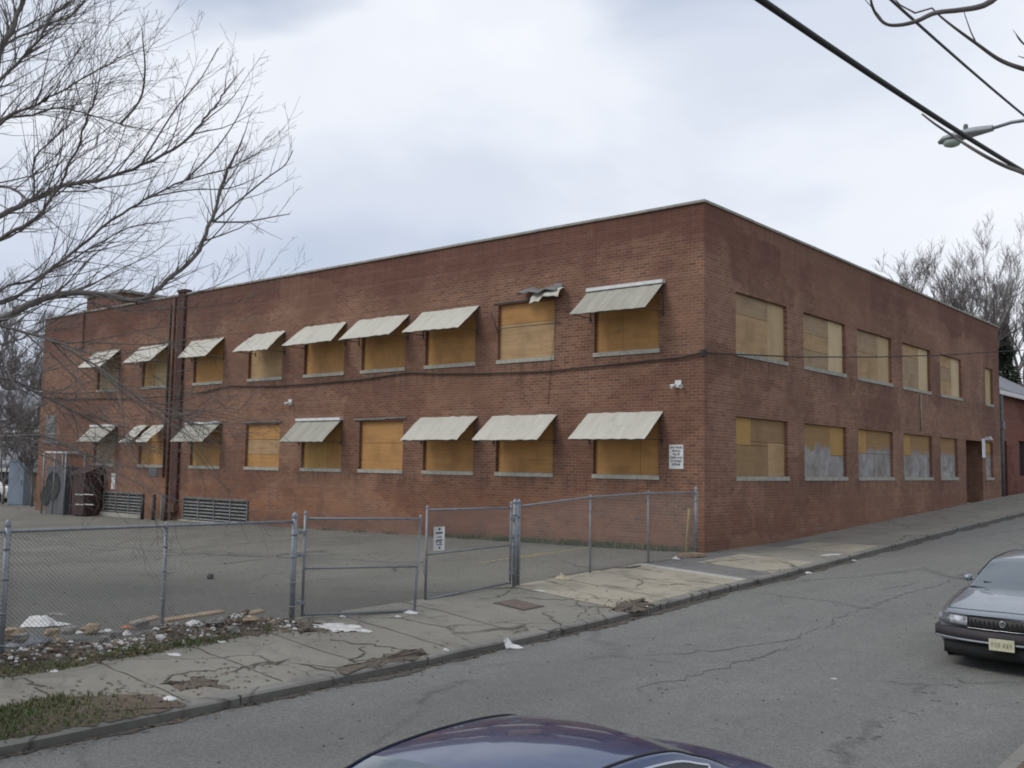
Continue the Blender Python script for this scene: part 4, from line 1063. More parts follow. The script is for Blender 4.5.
def cable(a, b, sag, r, label, ext0=1.0, ext1=2.0, m=None):
    a, b = Vector(a), Vector(b); d = b - a; P = []
    for k in range(41):
        s = lerp(-ext0, 1 + ext1, k/40); p = a + d*s; p.z += sag*((s - .5)**2 - .25); P.append(p)
    t = MB(); t.tube(P, r, 8); return tag(t.build('overhead_cable', m or M_cable), label, 'cable')
cable((10.2,-17.64,4.85), (10.2,-11.89,5.28), .10, .020, 'thick black cable crossing the top right of the sky', 1.6, 3.2)
cable((10.2,-15.6,5.63), (10.2,-11.83,5.87), .05, .011, 'thin grey cable above the thick one at the top right', 2.6, 4.6, simple_noise('grey_cable', (.10,.11,.115), (.07,.075,.08), 9, .7))
def upole(x, y, h, label):
    z = zg(x, y); o = empty('utility_pole', (x, y, z)); tag(o, label, 'pole')
    t = MB(); t.tube([V(x,y,z-.3), V(x,y,z+h)], [.16,.11], 12); t.build('shaft', M_bark, o)
    t = MB(); t.box((x-.9,y-.06,z+h-.8), (x+.9,y+.06,z+h-.68)); t.build('crossarm', M_bark, o)
upole(10.35, 8.0, 8.0, 'wooden utility pole by the near kerb carrying the overhead cables'); upole(2.55, 36.5, 8.6, 'wooden utility pole up the street on the factory side')

# ================================================================== CARS
def catmull(tab, n):
    xs = np.array([r[0] for r in tab], float); A = np.array(tab, float); t = np.linspace(0, len(tab) - 1, n); out = []
    for u in t:
        i = min(int(u), len(tab) - 2); f = u - i
        p0 = A[max(i-1, 0)]; p1 = A[i]; p2 = A[i+1]; p3 = A[min(i+2, len(tab)-1)]
        out.append(.5*((2*p1) + (-p0+p2)*f + (2*p0-5*p1+4*p2-p3)*f*f + (-p0+3*p1-3*p2+p3)*f**3))
    return out
def paint(name, c, rough=.28, metal=.35, dirt=.25):
    m = mat(name, c, rough, metal, .5, .8); n = N(m); v = n.obj()
    f = n.ramp(n.noise(v, 2.5, 6, .65), [(.4, 0.), (.75, 1.)])
    n.out(n.mix(n.math('MULTIPLY', f, dirt), c, (.16,.155,.15)))
    rr = n.ramp(n.noise(v, 4, 5, .6), [(.3, rough*.7), (.7, rough*1.5)]); n.l(rr, n.b.inputs['Roughness']); return m
M_rubber = simple_noise('tyre_rubber', (.018,.018,.018), (.03,.03,.03), 9, .9)
M_trim = simple_noise('bumper_plastic', (.028,.024,.028), (.045,.04,.044), 5, .7)
M_chrome = mat('chrome', (.55,.56,.58), .18, 1.0)
M_autoglass = mat('auto_glass', (.06,.078,.088), .06, 0, .9); M_autoglass.node_tree.nodes['Principled BSDF'].inputs['IOR'].default_value = 1.9
M_sideglass = mat('side_glass', (.015,.017,.018), .06, 0, .5)
M_headlamp = simple_noise('headlamp_glass', (.62,.64,.66), (.16,.17,.18), 14, .12, .2, .8, coords='obj', detail=2)
M_marker = mat('marker_glass', (.20,.21,.21), .1, .2, .8)
M_plate = simple_noise('plate_yellow', (.60,.58,.42), (.50,.48,.33), 12, .6)
M_under = mat('underbody', (.012,.012,.012), .9)

def sedan(name, label, pm, st, gh, wheel_x=(1.45,-1.4), front=None, boxy=True, trim=None):
    """+x is the front of the car, wheels on z = 0"""
    root = empty(name); tag(root, label, 'car'); trim = trim or M_trim
    S = catmull(st, 46)
    X0 = st[0][0]; X1 = st[-1][0]
    def plan(x, y, w):
        k = (abs(y)/.93)**2.6
        if x > X0 - 1.2: return x - .24*k*min(1, (x - (X0 - 1.2))/1.2)**1.5
        if x < X1 + 1.2: return x + .18*k*min(1, ((X1 + 1.2) - x)/1.2)**1.5
        return x
    P = []
    for (x, w_, zb, zs, zc) in S:
        half = [(0,zb),(w_*.9,zb),(w_*.985,zb+.10),(w_,lerp(zb,zs,.45)),(w_*.995,lerp(zb,zs,.75)),(w_*.975,zs-.055),(w_*.94,zs-.008),(w_*.86,zs+.012),(w_*.55,lerp(zs,zc,.8)),(w_*.25,zc),(0,zc+.004)]
        ring = [(-y, z) for y, z in half] + [(y, z) for y, z in half[-2::-1]]
        P.append([V(plan(x, y, w_), y, z) for y, z in ring])
    b = MB(); b.grid(P, 0, True, False); b.add(P[0], [tuple(range(len(P[0])))], 0); b.add(P[-1], [tuple(range(len(P[-1])))[::-1]], 0)
    b.box((X1 + .5,-.7,.14), (X0 - .5,.7,.3), 1)
    body = b.build('body', [pm, M_under], root, False)
    for js in (7, 13):
        t = MB(); t.tube([P[i][js] + V(0,0,.002) for i in range(len(S)) if 1.0 < S[i][0] < 2.30], .0045, 4); t.build('hood_seam', M_under, root, False)
    ih = min(range(len(S)), key=lambda i: abs(S[i][0] - 2.30)); t = MB(); t.tube([p + V(0,0,.002) for p in P[ih][7:14]], .0045, 4); t.build('hood_seam', M_under, root, False)
    # greenhouse
    (xc, xa, xr, xd, wb, wr, zbl, ze, zt, xb, tumble) = gh     # cowl, A top, roof rear, deck, widths, belt z, roof edge z, roof crown z, B pillar x
    def hgt(x):
        if x > xa: s = (xc - x)/(xc - xa); return math.sin(min(1, s)*math.pi/2)**.92 if tumble else s
        if x < xr: s = (x - xd)/(xr - xd); return math.sin(max(0, min(1, s))*math.pi/2)**.9
        return 1.0
    xs = sorted(set(frange(xd, xr, (xr-xd)/14) + frange(xr, xa, (xa-xr)/14) + frange(xa, xc, (xc-xa)/14) + [xb - .05, xb + .05]), reverse=True)
    vs = [0,.10,.5,.90,1.0]; us = [1.0,.94,.86,.72,.54,.36,.18,0,-.18,-.36,-.54,-.72,-.86,-.94,-1.0]; NU = len(us)
    rows = []
    for x in xs:
        h = hgt(x); row = []; k_ = ((x - (xa + xr)/2)/((xa - xr)/2)); h *= 1 - .075*min(1.4, abs(k_))**2.2 if tumble else 1
        mid = (xa + xr)/2; arch = 1 - .10*((x - mid)/((xa - xr)/2))**2*(1 if xr <= x <= xa else 1)
        for sgn in (-1, 1):
            side = [V(x, sgn*lerp(wb, wr, h*v**1.1), zbl + (ze - zbl)*h*v) for v in vs]
            if sgn < 0: L_ = side
            else: Rr = side
        ye = lerp(wb, wr, h); top = []
        for u in us:
            cr = (1 - u*u); xx = x + (.16*cr if x > xa + .01 else (-.10*cr if x < xr - .01 else 0)) * (1 - h)
            top.append(V(xx, -ye*u, zbl + (ze - zbl)*h + (zt - ze)*cr*h))
        rows.append(L_ + top[1:-1] + Rr[::-1])
    # column layout: 0..4 left side, 4..12 roof, 12..16 right side
    pa = MB(); ws = MB(); rw = MB(); sides = {}
    nc = len(rows[0])
    for i in range(len(xs) - 1):
        xm = (xs[i] + xs[i+1])/2
        for j in range(nc - 1):
            q = [rows[i][j], rows[i+1][j], rows[i+1][j+1], rows[i][j+1]]; tgt = pa
            if 4 <= j < 3 + NU:
                if 5 <= j < 2 + NU:
                    if xm > xa + .04 and xm < xc: tgt = ws
                    elif xm < xr - .05 and xm > xd + .05: tgt = rw
            else:
                jj = j if j < 4 else nc - 2 - j; sd = 'r' if j < 4 else 'l'
                if 1 <= jj < 3 and xr - .28 < xm < xa + .42 and abs(xm - xb) > .05:
                    tgt = sides.setdefault((sd, xm > xb), MB())
            tgt.add(q, [(0,1,2,3)], 0, None, True)
    for j in (4, 3 + NU - 1):
        dr_ = MB(); dr_.tube([rows[i][j] + V(0,0,.004) for i in range(len(xs)) if xr - .55 < xs[i] < xa + .5], .007, 5)
        dr_.build('drip_rail', M_black, root, False)
    roof = pa.weld().build('roof', pm, root, False)
    ws.weld().build('windshield', M_autoglass, root, False); rw.weld().build('rear_window', M_autoglass, root, False)
    for (sd, fr), m_ in sides.items():
        m_.weld(); o = m_.build('side_window', M_sideglass, root, False)
        # bright trim round the glass: boundary of the patch
        ed = {}
        for f in m_.f:
            P_ = [Vector(m_.v[k]) for k in f]
            for a, b_ in zip(P_, P_[1:] + P_[:1]):
                ka = tuple(round(c, 4) for c in a); kb = tuple(round(c, 4) for c in b_); key = tuple(sorted((ka, kb))); ed[key] = ed.get(key, 0) + 1
        t = MB()
        for (a, b_), c in ed.items():
            if c == 1: t.tube([V(*a), V(*b_)], .009, 4, 0, True, False)
        t.build('trim', M_chrome if pm.name != 'silver_paint' else M_black, o, False)
    for sx in wheel_x:
        for sy in (-1, 1):
            yy = sy*(st[len(st)//2][1] - .015); wv = MB()
            wv.lathe([(.30,0),(.385,.002),(.385,.006),(.0,.006)], (sx, yy + sy*.012, .33), (0,sy,0), 24); wv.build('wheel_arch', M_under, root, False)
            t = MB(); t.lathe([(.20,.0),(.30,.0),(.325,-.03),(.325,-.18),(.30,-.21),(.2,-.21)], (sx, yy + sy*.03, .325), (0,sy,0), 28); tyre = t.build('wheel', M_rubber, root, False)
            t = MB(); t.lathe([(0,.012),(.06,.014),(.08,-.01),(.17,-.015),(.205,.004),(.21,-.01)], (sx, yy + sy*.03, .325), (0,sy,0), 24)
            for k in range(5): a = k*6.283/5; t.box((-.018,-.0,.06), (.018,.02,.19), 0, Matrix.Translation((sx, yy + sy*.03, .325)) @ Matrix.Rotation(a, 4, 'Y'))
            t.build('rim', M_chrome, tyre, False)
    def band(nm, y0, y1, z0, z1, off, th, m_, parent=None, end=0, n=18, rake=0.0, xref=None):
        t = MB(); P_ = []; xf = X0 if not end else X1; sg = 1 if not end else -1
        for k in range(n + 1):
            y = lerp(y0, y1, k/n); kk = (abs(y)/.93)**2.6; xx = xf - sg*(.24 if not end else .18)*kk
            P_.append([V(xx + sg*(off - th), y, z0), V(xx + sg*off, y, z0 + .01), V(xx + sg*(off - rake), y, z1 - .01), V(xx + sg*(off - th - rake), y, z1)])
        t.grid(P_, 0, True); t.grid([[p[3], p[0]] for p in P_], 0, False); t.add(P_[0], [(0,1,2,3)]); t.add(P_[-1], [(3,2,1,0)])
        return t.build(nm, m_, parent or root, False)
    wv_ = st[len(st)//2][1]
    bm = band('bumper', -wv_*.985, wv_*.985, .40, .565, .05, .2, trim); band('strip', -wv_*.97, wv_*.97, .40, .432, .068, .02, M_galv, bm)
    band('air_dam', -.80, .80, .19, .385, .01, .2, M_under)
    bm2 = band('bumper', -wv_*.98, wv_*.98, .34, .60, .07, .2, trim, None, 1)
    gr = band('grille', -.43, .43, .592, .735, .022, .05, M_black, None, 0, 12, .03)
    t = MB()
    for k in range(15): y = lerp(-.40,.40,k/14); kk = (abs(y)/.93)**2.6; t.box((X0 - .24*kk + .0, y - .004, .605), (X0 - .24*kk + .027, y + .004, .70))
    t.build('bar', M_trim, gr, False)
    rim_ = band('surround', -.45, .45, .578, .592, .03, .05, M_chrome, gr, 0, 12)
    t = MB(); o = V(X0 + .024, 0, .675); t.lathe([(.030,0),(.040,.004),(.046,0),(.040,-.004),(.030,0)], o, (1,0,0), 18); 
    for k in range(3):
        d = V(.002, -.018 + .018*k, .012 - .012*k); t.prism([o + d + V(0,-.010,-.012), o + d + V(0,.010,-.012), o + d + V(0,.010,.014), o + d + V(0,-.010,.014)], (.004,0,0))
    t.build('emblem', M_chrome, gr, False)
    for sy in (-1, 1):
        band('headlight', sy*.455, sy*.70, .60, .725, .018, .06, M_headlamp, None, 0, 8, .03); band('marker_lamp', sy*.705, sy*.87, .60, .72, .014, .06, M_marker, None, 0, 6, .03)
        band('tail_light', sy*.5, sy*.86, .64, .80, .02, .06, simple_noise('red_lens', (.25,.02,.02), (.2,.015,.015), 4, .2), None, 1, 8)
        mr = MB(); mr.blob((xa - .0 + (xc - xa)*.42, sy*(wb + .115), zbl + .065), (.07,.08,.055), 0, 10, 6, 0, None, True); mr.tube([V(xa + (xc-xa)*.45, sy*(wb - .02), zbl + .04), V(xa + (xc-xa)*.43, sy*(wb + .12), zbl + .08)], .022, 6); mi = mr.build('mirror', pm, root, False)
    wp = MB()
    for y0, y1 in ((.55,.0), (-.08,-.6)): wp.tube([V(xc + .05, y0, zbl + .03), V(xc - .01 + .10*0, y1, zbl + .075)], .008, 4)
    wp.build('wiper', M_black, root, False)
    lp = MB(); lp.box((X0 + .086,-.155,.34), (X0 + .096,.155,.49)); lpo = lp.build('license_plate', M_plate, root, False)
    t = MB()
    rs2 = random.Random(6)
    for k, y in enumerate((-.115,-.073,-.031,.031,.073,.115)):
        t.box((X0 + .096, y - .013, .38), (X0 + .0975, y - .006, .45)); t.box((X0 + .096, y + .005, .38), (X0 + .0975, y + .012, .45)); t.box((X0 + .096, y - .005, .40 + rs2.uniform(-.02,.02)), (X0 + .0975, y + .005, .43))
    t.build('lettering', simple_noise('plate_ink', (.2,.2,.15), (.3,.3,.2), 30, .7), lpo, False)
    for sy in (-1, 1):
        for xx in (xb + .0, ): 
            t = MB(); t.box((xx - .25, sy*(wv_*.99) - .012, zbl - .17), (xx - .12, sy*(wv_*.99) + .012, zbl - .145)); t.build('door_handle', M_chrome, root, False)
        t = MB(); t.box((-1.0, sy*wv_ - .012, .50), (1.0, sy*wv_ + .012, .545)); t.build('side_moulding', trim, root, False)
    return root
P_silver = paint('silver_paint', (.215,.24,.265), .30, .45, .08)
P_navy = paint('navy_paint', (.006,.028,.10), .22, .05, .04)
ST1 = [(2.46,.84,.26,.735,.755),(2.36,.88,.24,.765,.79),(2.0,.915,.22,.82,.855),(1.45,.93,.2,.875,.92),(.95,.935,.2,.915,.965),(0,.935,.2,.92,.97),(-1.4,.935,.2,.925,.985),(-1.9,.92,.22,.92,.975),(-2.35,.89,.26,.89,.94),(-2.5,.85,.3,.82,.86)]
GH1 = (1.04,.40,-.95,-1.72,.80,.61,.945,1.31,1.375,-.30,True)
g1 = sedan('parked_car', 'silver blue sedan facing the camera at the right edge of the street', P_silver, ST1, GH1)
ST2 = [(2.3,.70,.28,.60,.64),(2.2,.78,.25,.68,.72),(1.8,.83,.22,.77,.83),(1.2,.855,.2,.84,.91),(.8,.86,.2,.88,.95),(0,.86,.2,.90,.96),(-1.3,.855,.2,.91,.98),(-1.7,.84,.22,.91,.975),(-2.1,.80,.27,.89,.945),(-2.22,.76,.32,.82,.86)]
GH2 = (1.12,.30,-.72,-1.55,.76,.575,.92,1.33,1.39,-.05,True)
g2 = sedan('parked_car', 'dark navy car seen from above at the bottom edge with a chrome trimmed side window', P_navy, ST2, GH2, (1.35,-1.3), trim=P_navy)
CAR1 = (8.95, -8.10 + 2.5); CAR2 = (9.15,-18.50); CAR2A = R(-90)
def on_road(o, x, y, a):
    zr = zroad(x, y); o.location = (x, y, zr + .0); sl_p = (zroad(x, y + 1) - zroad(x, y - 1))/2; o.rotation_euler = (0, 0, a)
    o.rotation_euler = (Matrix.Rotation(math.atan(sl_p)*1.0, 4, 'X') @ Matrix.Rotation(a, 4, 'Z')).to_euler()
on_road(g1, CAR1[0], CAR1[1], R(-90)); on_road(g2, CAR2[0], CAR2[1], CAR2A)
g3 = copy_tree(g1); pw = on_y(6, 492, 2.0)
g3['label'] = 'white car parked far off at the left edge behind the lot'
P_wh = paint('white_car_paint', (.62,.63,.64), .3, 0, .15)
for c in [g3] + [o for o in bpy.data.objects if o.parent == g3]:
    if c.type == 'MESH' and c.data.materials and c.data.materials[0] == P_silver:
        c.data = c.data.copy(); c.data.materials[0] = P_wh
g3.location = (-47.5, 2.2, zlot(-40, 2) - .0); g3.rotation_euler = (0, 0, R(200))

# ================================================================== TREES
def rand_perp(d, r):
    a = d.orthogonal().normalized(); b = d.cross(a); k = r.uniform(0, 2*math.pi); return a*math.cos(k) + b*math.sin(k)
def shoot(t, p, d, L, r0_, r1_, r, lev, upw=.25, wob=.16, dens=1.0, minr=.0015, sides=None, keep=None):
    """one branch with its side shoots, all into mesh t"""
    n = max(3, int(L/.16) if lev > 0 else 3); n = min(n, 9)
    pts = [Vector(p)]; d = Vector(d).normalized(); q = Vector(p)
    for k in range(n):
        d = (d + rand_perp(d, r)*wob*r.random()*1.6 + V(0,0,upw*.16)).normalized(); q = q + d*(L/n); pts.append(q.copy())
    rad = [max(minr, lerp(r0_, r1_, k/n)) for k in range(n + 1)]
    t.tube(pts, rad, sides or (5 if r0_ > .015 else (4 if r0_ > .007 else 3)), 0, False)
    if lev <= 0: return pts
    m = int((3.2 + L*3.2)*dens*r.uniform(.75, 1.25))
    for _ in range(m):
        f = r.uniform(.14, .98); i = min(int(f*n), n - 1); o = pts[i].lerp(pts[i+1], f*n - i); td = (pts[i+1] - pts[i]).normalized()
        nd = (td*r.uniform(.55, 1.0) + rand_perp(td, r)*r.uniform(.45, .95) + V(0,0,upw*r.uniform(.2,1.2))).normalized()
        ll = L*r.uniform(.22, .52)*(1.15 - .55*f)
        if ll < .06: continue
        rr = lerp(r0_, r1_, f)*r.uniform(.42, .62); shoot(t, o, nd, ll, max(rr, minr), minr, r, lev - 1, upw, wob*1.1, dens, minr)
    return pts

tr = random.Random(77)
TX, TY = 1.85, -19.5; tz = zwalk(TX, TY)
tree = empty('street_tree', (TX, TY, tz)); tag(tree, 'bare street tree whose fine branches fill the upper left of the view', 'tree')
TD = (V(TX, TY, 0) - CAM).dot(fw)
t = MB(); tp = [V(TX,TY,tz-.3), V(TX,TY,tz+.1), V(TX+.02,TY,tz+1.0), V(TX-.03,TY+.04,tz+2.2), V(TX+.03,TY+.1,tz+3.1), V(TX,TY+.15,tz+4.4), V(TX-.1,TY+.2,tz+6.0), V(TX,TY+.2,tz+8), V(TX+.1,TY+.3,tz+9.6)]
t.tube(tp, [.40,.33,.27,.25,.24,.19,.15,.10,.05], 14); t.build('trunk', M_bark, tree)
TWIG = MB()
# main limbs: (start height on trunk, start radius, end radius, [(px, py, distance along the view axis)...])
LIMBS = [
 (3.6,.085,.030,[(-40,190,9.4),(0,56,9.6),(12,28,9.7),(22,2,9.8),(34,-50,9.9),(50,-130,10)]),
 (2.9,.050,.014,[(-60,150,9.8),(0,80,10.1),(22,58,10.2),(40,38,10.3),(52,16,10.4),(78,-4,10.6),(110,-40,10.8)]),
 (3.0,.040,.010,[(-50,190,9.0),(0,124,8.8),(33,106,8.7),(50,97,8.7),(90,75,8.6),(118,58,8.5)]),
 (2.2,.075,.016,[(-60,255,9.6),(0,217,9.8),(33,200,9.9),(66,185,10.0),(100,180,10.1),(140,166,10.3),(183,143,10.5),(202,122,10.6),(216,105,10.7),(226,90,10.8)]),
 (2.0,.055,.012,[(-60,285,9.2),(0,240,9.0),(30,222,8.9),(50,200,8.9),(76,150,8.8),(90,110,8.7),(97,92,8.7)]),
 (1.9,.055,.010,[(-50,320,9.9),(10,300,10.1),(67,256,10.3),(117,217,10.5),(150,197,10.7),(186,180,10.9),(230,168,11.1),(262,150,11.2)]),
 (1.7,.088,.026,[(-70,345,9.0),(0,320,8.8),(33,303,8.8),(60,294,8.8),(100,294,8.9),(140,300,9.0),(167,281,9.1),(195,256,9.2),(210,223,9.3),(220,190,9.4),(230,165,9.4)]),
 (1.5,.040,.008,[(-50,312,8.2),(0,326,8.0),(50,340,7.9),(100,369,7.8),(140,399,7.7),(167,413,7.7),(190,422,7.7)]),
 (1.5,.045,.010,[(-60,400,9.9),(0,378,10.2),(43,396,10.5),(83,416,10.7),(113,433,10.9),(140,444,11)]),
 (1.6,.034,.008,[(-60,430,8.8),(0,436,8.6),(43,436,8.5),(83,453,8.5),(110,462,8.4)]),
 (2.5,.040,.009,[(-60,170,9.8),(0,122,10.2),(33,115,10.4),(60,108,10.5),(90,115,10.7),(120,124,10.9),(150,130,11)]),
 (3.2,.04,.009,[(-50,110,10.4),(0,50,10.8),(40,28,11),(72,14,11.2),(90,-8,11.4),(120,-40,11.6)]),
 (1.8,.045,.012,[(-40,330,10.4),(0,290,10.8),(33,280,11),(67,262,11.2),(100,243,11.4),(128,228,11.6),(160,222,11.8)]),
 (1.3,.028,.008,[(-60,350,10.4),(0,345,10.9),(40,330,11.2),(85,303,11.5),(120,310,11.7),(180,308,12.0),(225,304,12.1),(255,296,12.2)]),
 (2.6,.036,.010,[(-60,215,8.6),(0,186,8.2),(30,200,8.1),(34,163,8.1),(52,140,8.0),(66,128,8.0)]),
]
def limb_pts(hz, pix):
    st_ = V(TX, TY + .1, tz + hz + .3); c = [st_] + [dep(x, y, d) for x, y, d in pix]
    tab = [(p.x, p.y, p.z) for p in c]; return [V(*a) for a in catmull(tab, len(tab)*4)]
def dress(pts, r0_, r1_, r, dens, lev=2, start=.12, Lf=1.0, upw=.35):
    tot = sum((b - a).length for a, b in zip(pts[:-1], pts[1:])); n = int(tot*7.5*dens)
    for k in range(n):
        f = lerp(start, 1., (k + r.random())/n); i = min(int(f*(len(pts)-1)), len(pts)-2); o = pts[i].lerp(pts[i+1], f*(len(pts)-1) - i)
        td = (pts[i+1] - pts[i]).normalized(); nd = (td*r.uniform(.6, 1.1) + rand_perp(td, r)*r.uniform(.35, .9) + V(0,0,upw*r.uniform(0,1.1)) + rt*.12).normalized()
        big = r.random() < .3
        L = (r.uniform(.9, 2.1) if big else r.uniform(.25, .9))*Lf*(1.1 - .45*f); rr = lerp(r0_, r1_, f)*(.5 if big else .3)
        shoot(TWIG, o, nd, L, min(max(rr, .0026), .008), .0015, r, lev if big else lev - 1, upw, .17, .8)
for hz, ra, rb_, pix in LIMBS:
    pts = limb_pts(hz, pix); n = len(pts); t = MB()
    t.tube([p + rand_perp(V(0,0,1), tr)*.012 for p in pts], [.52*lerp(ra, rb_, (k/(n-1))**.6)*tr.uniform(.93,1.07) for k in range(n)], 8); t.build('limb', M_bark, tree)
    low = pix[-1][1] > 300 or pix[-1][1] > 420; dress(pts, ra*.5, rb_*.5, tr, 1.9 if low else 1.3, start=.2, Lf=.95 if low else .78, upw=.02 if low else .35)
    shoot(TWIG, pts[-1], (pts[-1] - pts[-2]), tr.uniform(.35, .6), rb_*.5, .0015, tr, 2, .3)
# forked shoots at the right hand end that stand clear against the sky
for a_, ra, rb_, pix in (((213,222,9.32),.011,.004,[(240,200,9.4),(267,178,9.5),(285,165,9.6),(293,150,9.6)]), ((213,222,9.32),.010,.004,[(245,222,9.3),(262,219,9.25),(278,216,9.2),(290,214,9.2)]), ((186,180,10.9),.011,.004,[(215,150,11),(236,120,11.1),(248,95,11.1)]),
                       ((150,197,10.7),.010,.004,[(190,190,10.8),(230,188,10.9),(262,175,11)]), ((120,124,8.6),.012,.004,[(140,100,8.6),(145,70,8.5),(143,42,8.5),(142,28,8.5)]), ((140,166,10.3),.011,.004,[(175,110,10.4),(200,80,10.4),(218,48,10.4)])):
    pts = [dep(*a_)] + [dep(*q) for q in pix]; pts = [V(*a) for a in catmull([(p.x,p.y,p.z) for p in pts], 14)]
    TWIG.tube(pts, [lerp(ra, rb_, k/13) for k in range(14)], 5, 0, False); dress(pts, ra, rb_, tr, 1.05, 2, .1, .36)
TWIG.build('crown', M_bark, tree)
print('twig faces', len(TWIG.f))

# the tree overhead on the camera's side: only a few shoots reach into the top right corner
nx_, ny_ = 13.6, -16.2; nzv = znear(nx_, ny_)
nt_ = empty('street_tree', (nx_, ny_, nzv)); tag(nt_, 'bare tree of which only a few dark shoots reach into the top right corner', 'tree')
t = MB(); t.tube([V(nx_,ny_,nzv-.3), V(nx_,ny_,nzv+.2), V(nx_-.05,ny_+.05,nzv+2.5), V(nx_,ny_+.1,nzv+4.5), V(nx_+.2,ny_,nzv+7.5)], [.34,.26,.2,.15,.05], 12); t.build('trunk', M_bark, nt_)
TW2 = MB(); r5 = random.Random(9)
hub = V(nx_ - .02, ny_ + .08, nzv + 3.6)
for ra, rb_, pix, k in ((.022,.005,[(1120,40,5.4),(1030,-14,5.2),(985,5,5.1),(960,10,5.05),(935,13,5.0),(917,21,5.0),(900,25,5.0),(886,24,4.95),(876,14,4.95),(871,1,4.9),(872,-12,4.9)], 2),
                    (.024,.004,[(1120,120,5.8),(1050,74,5.6),(1024,69,5.5),(1000,60,5.5),(977,44,5.45),(955,28,5.4),(940,16,5.4),(932,8,5.35)], 1),
                    (.016,.003,[(1110,80,5.6),(1050,60,5.6),(1024,44,5.6),(1016,34,5.6)], 0),
                    (.022,.006,[(1120,230,5.6),(1050,186,5.7),(1024,173,5.75),(1005,166,5.8),(985,156,5.8),(965,144,5.85),(950,134,5.9),(935,124,5.9),(922,114,5.95)], 0)):
    c = [hub + V(0,0,r5.uniform(-.3,.5))] + [dep(*q) for q in pix]; pts = [V(*a) for a in catmull([(p.x,p.y,p.z) for p in c], len(c)*4)]; n = len(pts)
    tt = MB(); tt.tube(pts, [lerp(ra, rb_, (i/(n-1))**.7) for i in range(n)], 6); tt.build('limb', M_bark, nt_)
    for _ in range(k):
        i = r5.randrange(n//2, n - 2); shoot(TW2, pts[i], (pts[i+1] - pts[i]).normalized() + V(0,0,.5), r5.uniform(.12,.3), .005, .002, r5, 0)
TW2.tube([dep(*q) for q in ((932,8,5.35),(915,13,5.2),(900,5,5.2),(890,-6,5.2))], [.005,.005,.004,.003], 5)
for (a, b) in (((1024,44,5.6),(1013,30,5.6)), ((1024,58,5.6),(1018,56,5.6))): TW2.tube([dep(*a), dep(*b)], [.004,.002], 4)
for _ in range(26):
    d_ = V(r5.uniform(-.2,1), r5.uniform(-1,1), r5.uniform(.1,1)).normalized(); shoot(TW2, hub + V(0,0,r5.uniform(.2,3.0)), V(abs(d_.x), d_.y*.5, d_.z), r5.uniform(1.2,2.6), .03, .004, r5, 2, .3, .15, .6)
TW2.build('crown', M_bark, nt_)

# ---- bare trees behind the factory and beyond the lot
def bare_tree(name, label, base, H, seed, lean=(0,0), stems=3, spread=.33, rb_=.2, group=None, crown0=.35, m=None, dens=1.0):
    r = random.Random(seed); o = empty(name, base); tag(o, label, 'tree', group); m = m or M_barkfar
    base = Vector(base); tk = MB(); cr = MB()
    top0 = base + V(lean[0]*crown0, lean[1]*crown0, 1*crown0)*H if True else None
    tp = [base - V(0,0,.3), base + V(0,0,.5), base.lerp(top0, .5) + V(r.uniform(-.1,.1), r.uniform(-.1,.1), 0), top0]
    tk.tube(tp, [rb_*1.3, rb_, rb_*.85, rb_*.7], 9)
    def limb(p, d, L, ra, lev):
        n = 7; pts = [p.copy()]; q = p.copy(); d = d.normalized()
        for k in range(n):
            d = (d + rand_perp(d, r)*.16 + V(0,0,.07)).normalized(); q = q + d*(L/n); pts.append(q.copy())
        rad = [max(.008, lerp(ra, ra*.3, k/n)) for k in range(n+1)]
        (tk if ra > .07 else cr).tube(pts, rad, 6 if ra > .07 else (4 if ra > .03 else 3), 0, False)
        if lev <= 0: return
        m_ = int({4: 5, 3: 5, 2: 6, 1: 6}[lev]*dens*r.uniform(.8,1.2))
        for k in range(m_):
            f = r.uniform(.25, 1.) if lev > 1 else r.uniform(.1, 1.); i = min(int(f*n), n-1); td = (pts[i+1]-pts[i]).normalized()
            nd = td*r.uniform(.7,1.1) + rand_perp(td, r)*r.uniform(.3,.7) + V(0,0,.18)
            limb(pts[i].lerp(pts[i+1], f*n-i), nd, L*r.uniform(.34,.62), max(.008, ra*lerp(1,.35,f)*.58), lev-1)
    for s in range(stems):
        a = 2*math.pi*(s + r.random()*.6)/stems; sp_ = spread*r.uniform(.5,1.2)
        limb(top0 - V(0,0,.3), V(lean[0]*.7 + sp_*math.cos(a), lean[1]*.7 + sp_*math.sin(a), 1), H*(1-crown0)*r.uniform(.55,.75), rb_*.68, 4)
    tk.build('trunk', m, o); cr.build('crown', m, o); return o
def bt(px, t_, topy, label, seed, leanpx=0, **k):
    """base straight below the point seen at column px; top at height topy"""
    p = dep(px, 478, t_); topz = dep(px + leanpx, topy, t_).z; x, y = p.x, p.y; z = zearth(x, y) + .2
    H = topz - z; ln = rt*(leanpx/F*t_)/H
    return bare_tree('bare_tree', label, (x, y, z), H, seed, (ln.x, ln.y), group='bare trees beyond the factory', **k)
bt(884,66,262,'small twiggy tree farthest left of those above the factory roof',101,4,stems=4,spread=.25,rb_=.14)
bt(908,62,248,'slender bare tree rising over the factory roof, left of the thick one',102,10,stems=4,spread=.3,rb_=.24)
bt(926,60,243,'thick many stemmed bare tree over the factory roof',103,16,stems=5,spread=.34,rb_=.34)
bt(950,60,246,'forked bare tree with a clear fork against the sky over the roof',104,22,stems=3,spread=.36,rb_=.32)
bt(962,62,248,'bare tree leaning right with a dark bare trunk over the roof',105,52,stems=3,spread=.34,rb_=.32)
bt(996,74,256,'dense bare tree above the end of the factory and the red building',106,12,stems=4,spread=.3,rb_=.24)
bt(1024,76,246,'bare tree at the right edge behind the red building',107,6,stems=4,spread=.3,rb_=.25)
